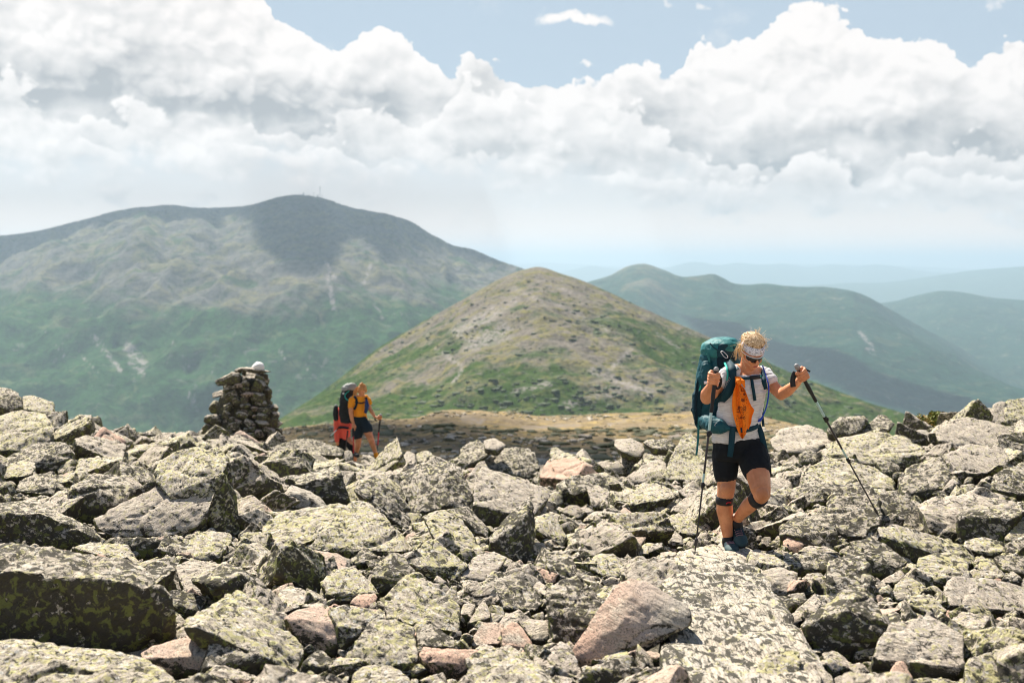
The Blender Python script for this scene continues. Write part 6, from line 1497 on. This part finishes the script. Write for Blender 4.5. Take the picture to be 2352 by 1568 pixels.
    web('hip_belt', [(335, 708), (370, 714), (420, 722), (480, 716), (530, 692)], 30, off=.014, th=.006)
    web('shoulder_strap', [(338, 305), (362, 345), (362, 420), (340, 490), (305, 530), (282, 560)], [46, 58, 62, 60, 54, 34], M_teald, .020, .014)
    web('strap_trim', [(322, 308), (336, 345), (340, 390), (334, 420)], [12, 12, 10, 6], M_turq, .028, .008)
    web('strap_top', [(352, 292), (380, 318), (398, 352)], [26, 24, 26], M_teal, .034, .006)
    web('lower_strap', [(282, 556), (262, 590), (250, 620)], 26, M_teald, .012)
    web('shoulder_strap', [(528, 335), (548, 370), (562, 420), (574, 470)], [22, 34, 30, 22], M_teald, .018, .012)
    web('strap_trim', [(520, 338), (536, 372), (545, 400)], [9, 9, 6], M_turq, .026, .006)
    web('sternum_strap', [(412, 410), (450, 406), (500, 400), (556, 388)], 17, M_teald, .016, .004)
    web('buckle', [(478, 402), (510, 399), (540, 394)], 25, M_blackrub, .021, .010)
    web('sternum_tail', [(487, 404), (494, 450), (502, 500), (508, 542)], 19, M_teald, .016, .003)
    web('belt_tail', [(372, 700, -.175), (368, 760, -.17), (362, 830, -.175), (354, 886, -.17)], [36, 38, 36, 32], M_teald, snap=False)
    web('belt_tail', [(528, 688, -.03), (545, 740, -.06), (560, 800, -.07), (574, 856, -.07)], [30, 34, 34, 30], M_teald, snap=False)
    web('side_strap', [(556, 580, .03), (552, 620, .03), (560, 700, .03)], 16, M_teald, snap=False)
    web('side_strap', [(180, 360, .12), (155, 450, .10), (146, 560, .09), (148, 686, .09)], 17, M_navy, snap=False)
    web('side_strap', [(192, 380, .09), (178, 440, .08), (168, 480, .08)], 9, M_turq, snap=False)
    web('hanging_webbing', [(166, 640, .05), (162, 720, .05), (158, 800, .05), (149, 876, .05)], [13, 14, 13, 13], M_teall, snap=False)
    web('white_tag', [(196, 432, .05), (220, 430, .03)], 18, M_white, snap=False)
    web('daisy_loop', [(128, 580, .06), (118, 596, .06), (122, 608, .06), (132, 600, .06)], 5, M_teald, snap=False)
    cp = smooth_path([Z(298, 243, .03), Z(312, 240, .02), Z(340, 268, .01), Z(336, 282, .01), Z(318, 272, .02), Z(298, 243, .03)], 4); mesh_obj('carabiner', *tube(cp, .0030, 6), M_silver, root)
    web('lid_strap', [(232, 190, .06), (262, 222, .05), (300, 240, .04)], 8, M_teald, snap=False)
    web('lid_strap', [(215, 255, .08), (228, 290, .08), (222, 330, .08)], 14, M_teall, snap=False)
    hz = smooth_path([S(555, 328, .03), S(572, 380, .035), Z(590, 440, -.10), Z(592, 500, -.10), Z(578, 580, -.08), Z(552, 645, -.06), Z(540, 664, -.05)], 5)
    h = mesh_obj('drinking_hose', *tube(hz, .0050, 8), M_blue, root); mesh_obj('bite_valve', *tube([Z(552, 645, -.06), Z(540, 662, -.06), Z(530, 668, -.06)], [.007, .010, .006], 8), M_blue, h)
    mesh_obj('stay_rod', *tube([Z(598, 455, .05), Z(627, 498, .04)], .004, 6), M_greyp, root)
    # word on the shoulder strap, as in the photograph
    tx = bpy.data.curves.new('strap_lettering', 'FONT'); tx.body = 'OSPREY'; tx.size = 14 * m * 1.5; tx.extrude = .0006; tx.align_x = 'CENTER'; tx.align_y = 'CENTER'
    to = bpy.data.objects.new('strap_lettering', tx); COL.objects.link(to); to.data.materials.append(M_greyp)
    P = S(338, 432, .034); to.parent = root; to.location = Vector(P - np.array(root.location))
    X = nrm(S(352, 408, .034) - S(326, 452, .034)); Zn = nrm(-P - X * np.dot(-P, X)); Yv = np.cross(Zn, X)
    to.rotation_euler = Matrix(np.stack([X, Yv, Zn], 1).tolist()).to_euler()
    bpy.context.view_layer.update(); me = bpy.data.meshes.new_from_object(to.evaluated_get(bpy.context.evaluated_depsgraph_get()))
    o2 = bpy.data.objects.new('strap_lettering', me); COL.objects.link(o2); o2.parent = root; o2.location = to.location; o2.rotation_euler = to.rotation_euler
    bpy.data.objects.remove(to)
    # ---------------- bandana tied to the chest strap
    Ls = [(392, 402), (386, 425), (390, 445), (378, 480), (369, 530), (368, 580), (374, 630), (388, 680), (400, 720), (415, 755), (430, 775)]
    Rs = [(418, 400), (432, 420), (422, 445), (445, 470), (464, 520), (484, 570), (503, 600), (490, 640), (484, 680), (462, 730), (434, 777)]
    LL = smooth_path(Ls, 5); RR = smooth_path(Rs, 5); nc = 26; Vv = []; pu = []; pv_ = []
    for i, (a, c) in enumerate(zip(LL, RR)):
        for j in range(nc):
            t = j / (nc - 1); X = a[0] + (c[0] - a[0]) * t; Y = a[1] + (c[1] - a[1]) * t
            vv = i / len(LL); amp = .016 * min(1, vv * 3 + .2)
            o = .028 + amp * math.sin(t * (15 - 6 * vv) + vv * 2.2) + .006 * math.sin(t * 23 + vv * 6)
            Vv.append(S(X, Y, o)); pu.append((X - 420) * m + .0); pv_.append((Y - 400) * m)
    nr = len(LL); th = [v + nrm(v) * .0025 for v in Vv]; n0 = len(Vv); Fv = []
    for i in range(nr - 1):
        for j in range(nc - 1):
            q = i * nc + j; Fv.append((q, q + 1, q + nc + 1, q + nc)); Fv.append((n0 + q, n0 + q + nc, n0 + q + nc + 1, n0 + q + 1))
    for i in range(nr - 1):
        for j, sgn in ((0, 1), (nc - 1, -1)):
            q = i * nc + j; F_ = (q, q + nc, n0 + q + nc, n0 + q); Fv.append(F_ if sgn > 0 else F_[::-1])
    rootb = empty('bandana', S(405, 402, .03)); tag(rootb, 'orange paisley bandana knotted to the front hiker chest strap', 'bandana')
    mesh_obj('cloth', np.array(Vv + th), Fv, M_bandana, rootb, attrs={'pu': pu + pu, 'pv': pv_ + pv_})
    kn = [limb([S(396, 412, .04), S(408, 424, .05), S(416, 438, .04)], [.012, .019, .012]), limb([S(418, 410, .035), S(436, 424, .045), S(444, 458, .04)], [.009, .014, .006]), limb([S(392, 400, .03), S(404, 404, .04), S(420, 404, .03)], [.008, .012, .008])]
    V, N, F = fuse(kn, .003, 2); V = folds(V, N, .006, (60, 60, 60), 1); mesh_obj('knot', V, F, M_bandana, rootb, attrs={'pu': np.full(len(V), .3), 'pv': np.full(len(V), .0)})
gear_one()

def person_two():
    Z = zoomer(780, 900, 5.6, 30.0); m = Z.m
    yaw = math.radians(18); f = np.array([math.sin(yaw), -math.cos(yaw), 0]); u = np.array([math.cos(yaw), math.sin(yaw), 0]); up = np.array([0, 0, 1.])
    root = empty('person', Z(660, 1330, 0)); tag(root, 'hiker in orange t-shirt and dark shorts with auburn hair tied up', 'person')
    def ring(X, Y, rw, d, dy=0): return (Z(X, Y, dy), u * rw * m, f * -d)
    torso = [ring(680, 880, 90, .115, .02), ring(680, 810, 84, .11, 0), ring(672, 730, 82, .105, -.03), ring(668, 650, 88, .115, -.06), ring(670, 570, 92, .11, -.09), ring(680, 510, 78, .085, -.10)]
    wr1, wr2 = Z(582, 895, -.20), Z(880, 795, -.20)
    g2 = Z(945, 800, -.24)
    parts = [loft(torso),
             limb([Z(565, 540, -.08), Z(545, 650, -.14), Z(545, 740, -.17), Z(560, 830, -.19), wr1], [.062, .052, .045, .038, .028]),
             limb([Z(775, 540, -.06), Z(795, 620, -.08), Z(815, 690, -.10), Z(850, 745, -.15), wr2, Z(915, 805, -.22)], [.055, .046, .042, .038, .028, .026]),
             limb([Z(650, 930, .02), Z(645, 1040, .03), Z(650, 1130, .02), Z(645, 1210, .06), Z(625, 1290, .10)], [.105, .085, .066, .055, .040]),
             limb([Z(740, 920, -.02), Z(785, 1010, -.06), Z(825, 1110, -.10), Z(850, 1180, -.08), Z(880, 1270, -.05), Z(900, 1340, -.04)], [.105, .090, .068, .060, .046, .040])]
    # hands
    hd = nrm(Z(590, 960, -.24) - wr1)
    parts.append(limb([wr1, Z(585, 915, -.22), Z(588, 935, -.23)], [.030, .040, .036]))
    for i, dx in enumerate((-26, -10, 6, 20)):
        parts.append(limb([Z(585 + dx, 925, -.23), Z(583 + dx * .9, 955, -.25), Z(590 + dx * .7, 985 - abs(i - 1.5) * 6, -.24)], [.012, .011, .009], 8))
    parts.append(limb([Z(600, 905, -.22), Z(615, 925, -.25), Z(612, 950, -.26)], [.014, .012, .010], 8))
    ax = nrm(Z(925, 1000, -.2) - Z(960, 770, -.25)); sd_ = nrm(np.array([-1., 0, .1])); cm = np.array([0, -1., 0])
    parts += fist(Z(955, 805, -.25), ax, sd_, cm, Z(905, 800, -.22), 1.05)
    hp = math.radians(38); hy = math.radians(12)
    hf = np.array([math.sin(hy) * math.cos(hp), -math.cos(hy) * math.cos(hp), -math.sin(hp)]); hl = nrm(np.cross(hf, up)); hl = -hl if hl[0] < 0 else hl
    hu = nrm(np.cross(hl, hf)); hu = hu if hu[2] > 0 else -hu
    hp_, Q, HM = head_forms(Z(705, 410, -.20), hl, hf, hu, 1.0); parts += hp_
    parts.append(limb([Q(0, -.02, -.05), Z(690, 500, -.14), Z(685, 530, -.11)], [.054, .052, .060]))
    V, N, F = fuse(parts, .008, 3); mesh_obj('body', V, F, M_skin, root)
    grow = lambda r, k: [(c, a * (1 + k / np.linalg.norm(a)), b * (1 + k / np.linalg.norm(b))) for c, a, b in r]
    V, N, F = fuse([loft(grow(torso[1:], .012), capr=.15), limb([Z(600, 530, -.08), Z(560, 560, -.09), Z(548, 650, -.13)], [.072, .078, .070]), limb([Z(750, 520, -.07), Z(785, 560, -.07), Z(808, 600, -.08)], [.060, .064, .055])], .009, 3)
    V = folds(V, N, .02, (8, 8, 10), 2); mesh_obj('t_shirt', V, F, M_orange, root)
    V, N, F = fuse([loft(grow(torso[:2], .018), capr=.2), limb([Z(650, 900, .02), Z(640, 980, .02), Z(635, 1050, .03)], [.115, .120, .115]), limb([Z(735, 890, -.02), Z(765, 940, -.04), Z(780, 975, -.05)], [.115, .118, .112])], .009, 3)
    V = folds(V, N, .018, (8, 8, 10), 5); mesh_obj('shorts', V, F, M_denim, root)
    V, N, F = fuse([ell(Q(0, -.012, .038), (.084, .098, .082), HM), ell(Q(-.02, -.03, .125), (.035, .035, .040), HM), ell(Q(-.075, -.02, -.05), (.02, .05, .07), HM), ell(Q(.078, .0, -.03), (.014, .045, .06), HM), ell(Q(0, .070, .062), (.055, .022, .024), HM)], .008, 2)
    V = V + N * (.02 * fbm(V * 28, 3))[:, None]; hs = [(V, [tuple(q) for q in F])]
    hr = np.random.default_rng(8)
    for i in range(40):
        x = hr.uniform(580, 630); hs.append(tube([Z(x + 40, 400 + hr.uniform(-30, 30), -.12), Z(x + 5, 430, -.11), Z(x - 5, 460 + hr.uniform(0, 50), -.10)], [.006, .007, .002], 5))
    mesh_obj('hair', *join(hs), M_redh, root)
    mesh_obj('sock', *limb([Z(893, 1310, -.05), Z(902, 1352, -.05)], [.050, .046]), M_orange, root)
    for a, b, c in ((Z(903, 1360, -.03), Z(905, 1385, 0), Z(915, 1392, -.16)), (Z(620, 1300, .1), Z(612, 1325, .16), Z(640, 1335, -.05))):
        mesh_obj('boot', *limb([a, b * .7 + c * .3, c], [.048, .055, .042]), M_packbl, root)
    # pack
    pk = empty('backpack', Z(480, 860, .25)); tag(pk, 'black backpack with grey lid worn by the orange-shirted hiker', 'backpack')
    r = lambda X, Y, la, de, dy: (Z(X, Y, dy), u * la, f * -de)
    V, N, F = fuse([loft([r(500, 860, .15, .12, .18), r(495, 740, .18, .15, .20), r(500, 600, .18, .15, .18), r(515, 480, .175, .15, .15), r(530, 420, .16, .14, .12)], 24, .3)], .012, 2); V = folds(V, N, .05, (5, 5, 6), 3); mesh_obj('main_body', V, F, M_packbl, pk)
    V, N, F = fuse([loft([r(520, 410, .165, .14, .12), r(525, 375, .165, .14, .12), r(535, 345, .12, .10, .12)], 24, .4)], .012, 2); V = folds(V, N, .03, (8, 8, 8), 4); mesh_obj('lid', V, F, M_packgr, pk)
    V, N, F = fuse([limb([Z(335, 820, .25), Z(330, 740, .25), Z(335, 660, .25)], [.055, .062, .050])], .01, 2); mesh_obj('side_bottle', V, F, M_packbl, pk)
    mesh_obj('bottle_cap', *limb([Z(335, 655, .25), Z(335, 635, .25)], [.036, .032]), M_packgr, pk)
    mesh_obj('drinking_hose', *tube(smooth_path([Z(520, 430, -.02), Z(465, 480, -.02), Z(470, 530, -.05), Z(510, 565, -.12)], 4), .010, 7), M_turq, pk)
    mesh_obj('shoulder_strap', *ribbon(smooth_path([Z(590, 500, -.19), Z(625, 560, -.22), Z(618, 630, -.22), Z(590, 690, -.18)], 4), .05, .015), M_navy, pk)
    mesh_obj('shoulder_strap', *ribbon(smooth_path([Z(752, 520, -.19), Z(765, 570, -.22), Z(758, 650, -.22), Z(745, 740, -.18)], 4), .055, .02), M_navy, pk)
    V, N, F = fuse([limb([Z(762, 560, -.24), Z(770, 640, -.26), Z(755, 730, -.24)], [.030, .050, .030])], .008, 2); mesh_obj('strap_pouch', V, F, simple_mat('blue_pouch', (.02, .05, .14, 1), .7, 60, .3), pk)
    mesh_obj('sternum_strap', *ribbon(smooth_path([Z(600, 585, -.20), Z(690, 602, -.225), Z(765, 575, -.22)], 4), .028, .01), M_navy, pk)
    mesh_obj('white_buckle', *ell(Z(440, 465, .0), (.02, .01, .02), n=6), M_white, pk); mesh_obj('hip_belt', *ribbon(smooth_path([Z(560, 800, -.10), Z(650, 812, -.14), Z(760, 800, -.12)], 4), .04, .012), M_navy, pk)
    T, B = Z(962, 765, -.25), Z(915, 1240, -.1)
    pole('red and black trekking pole held by the orange-shirted hiker on the right', [('knob', T, Z(960, 785, -.25), .030), ('grip', Z(960, 785, -.25), Z(935, 1000, -.2), .020), ('red', Z(935, 1000, -.2), Z(922, 1180, -.12), .013), ('dark', Z(922, 1180, -.12), B, .011)], None, (smooth_path([Z(940, 800, -.24), Z(900, 790, -.22), Z(880, 830, -.22), Z(910, 850, -.22)], 3), .03, .006))
    pole('red trekking pole hanging from the orange-shirted hiker nearer hand', [('grip', Z(575, 960, -.26), Z(578, 1060, -.26), .020), ('red', Z(578, 1060, -.26), Z(582, 1300, -.25), .012), ('dark', Z(582, 1300, -.25), Z(572, 1420, -.25), .010)], None)
    # ---- third hiker, mostly hidden
    q = .9
    r3 = empty('person', Z(430, 1300, q)); tag(r3, 'hiker in coral shirt and black shorts half hidden behind the black backpack', 'person')
    def ring3(X, Y, rw, d): return (Z(X, Y, q), np.array([1., 0, 0]) * rw * m, np.array([0, 1., 0]) * d)
    tor = [ring3(440, 1100, 88, .11), ring3(440, 1000, 86, .11), ring3(440, 900, 84, .11), ring3(440, 780, 88, .12), ring3(440, 680, 80, .10), ring3(440, 640, 45, .07)]
    H = Z(455, 560, q - .1)
    hpp, Q3, M3 = head_forms(H, np.array([1., 0, 0]), nrm([0, -.9, -.4]), nrm([0, -.4, .9]), 1.0)
    body = [loft(tor), limb([Z(372, 710, q), Z(345, 850, q - .05), Z(342, 960, q - .08), Z(345, 1080, q - .15), Z(352, 1150, q - .18)], [.055, .05, .045, .036, .028]), limb([Z(515, 710, q), Z(540, 850, q), Z(530, 960, q - .1)], [.055, .048, .036]),
            limb([Z(412, 1100, q), Z(405, 1230, q), Z(402, 1330, q), Z(405, 1430, q)], [.10, .075, .06, .045]), limb([Z(475, 1100, q), Z(560, 1180, q - .1), Z(590, 1290, q - .1), Z(600, 1400, q)], [.10, .08, .06, .045]), limb([Z(455, 650, q), H], [.055, .05])] + hpp
    for dx in (-14, -4, 6, 14): body.append(limb([Z(353 + dx, 1150, q - .18), Z(354 + dx, 1175, q - .19), Z(358 + dx, 1195 - abs(dx) * .4, q - .18)], [.011, .010, .008], 8))
    body.append(limb([Z(362, 1140, q - .19), Z(374, 1158, q - .2), Z(372, 1175, q - .2)], [.012, .011, .009], 8))
    V, N, F = fuse(body, .010, 2); mesh_obj('body', V, F, M_skin, r3)
    V, N, F = fuse([loft(grow(tor[:5], .018), capr=.1), limb([Z(378, 700, q), Z(345, 850, q - .05), Z(342, 960, q - .08), Z(345, 1080, q - .15), Z(350, 1130, q - .17)], [.07, .065, .058, .050, .045]), limb([Z(510, 700, q), Z(540, 850, q), Z(530, 940, q - .1)], [.07, .062, .05])], .011, 2)
    V = folds(V, N, .03, (7, 7, 9), 2); mesh_obj('shirt', V, F, M_coral, r3)
    V, N, F = fuse([loft(grow([ring3(440, 1140, 88, .11), ring3(440, 1085, 86, .11)], .014), capr=.2), limb([Z(412, 1120, q), Z(405, 1240, q), Z(405, 1340, q)], [.11, .092, .08]), limb([Z(475, 1120, q), Z(550, 1200, q - .1), Z(575, 1300, q - .1)], [.11, .09, .075])], .011, 2); mesh_obj('shorts', V, F, M_black, r3)
    V, N, F = fuse([ell(Q3(0, -.01, .04), (.084, .098, .082), M3)], .01, 1); mesh_obj('hair', V, F, M_redh, r3)
    mesh_obj('waist_belt', *ribbon(smooth_path([Z(365, 945, q - .16), Z(430, 940, q - .17), Z(515, 950, q - .15)], 4), .05, .015), M_navy, r3)
    pole('grey trekking pole tucked behind the coral-shirted hiker', [('grip', Z(400, 925, q - .2), Z(350, 970, q - .2), .014), ('mint', Z(350, 970, q - .2), Z(258, 1065, q - .2), .009), ('basket', Z(258, 1065, q - .2), Z(245, 1085, q - .2), .02)], None)
    pole('dark trekking pole between the coral-shirted hiker legs', [('grip', Z(500, 990, q - .3), Z(490, 1080, q - .3), .016), ('dark', Z(490, 1080, q - .3), Z(465, 1290, q - .3), .010)], None)
person_two()
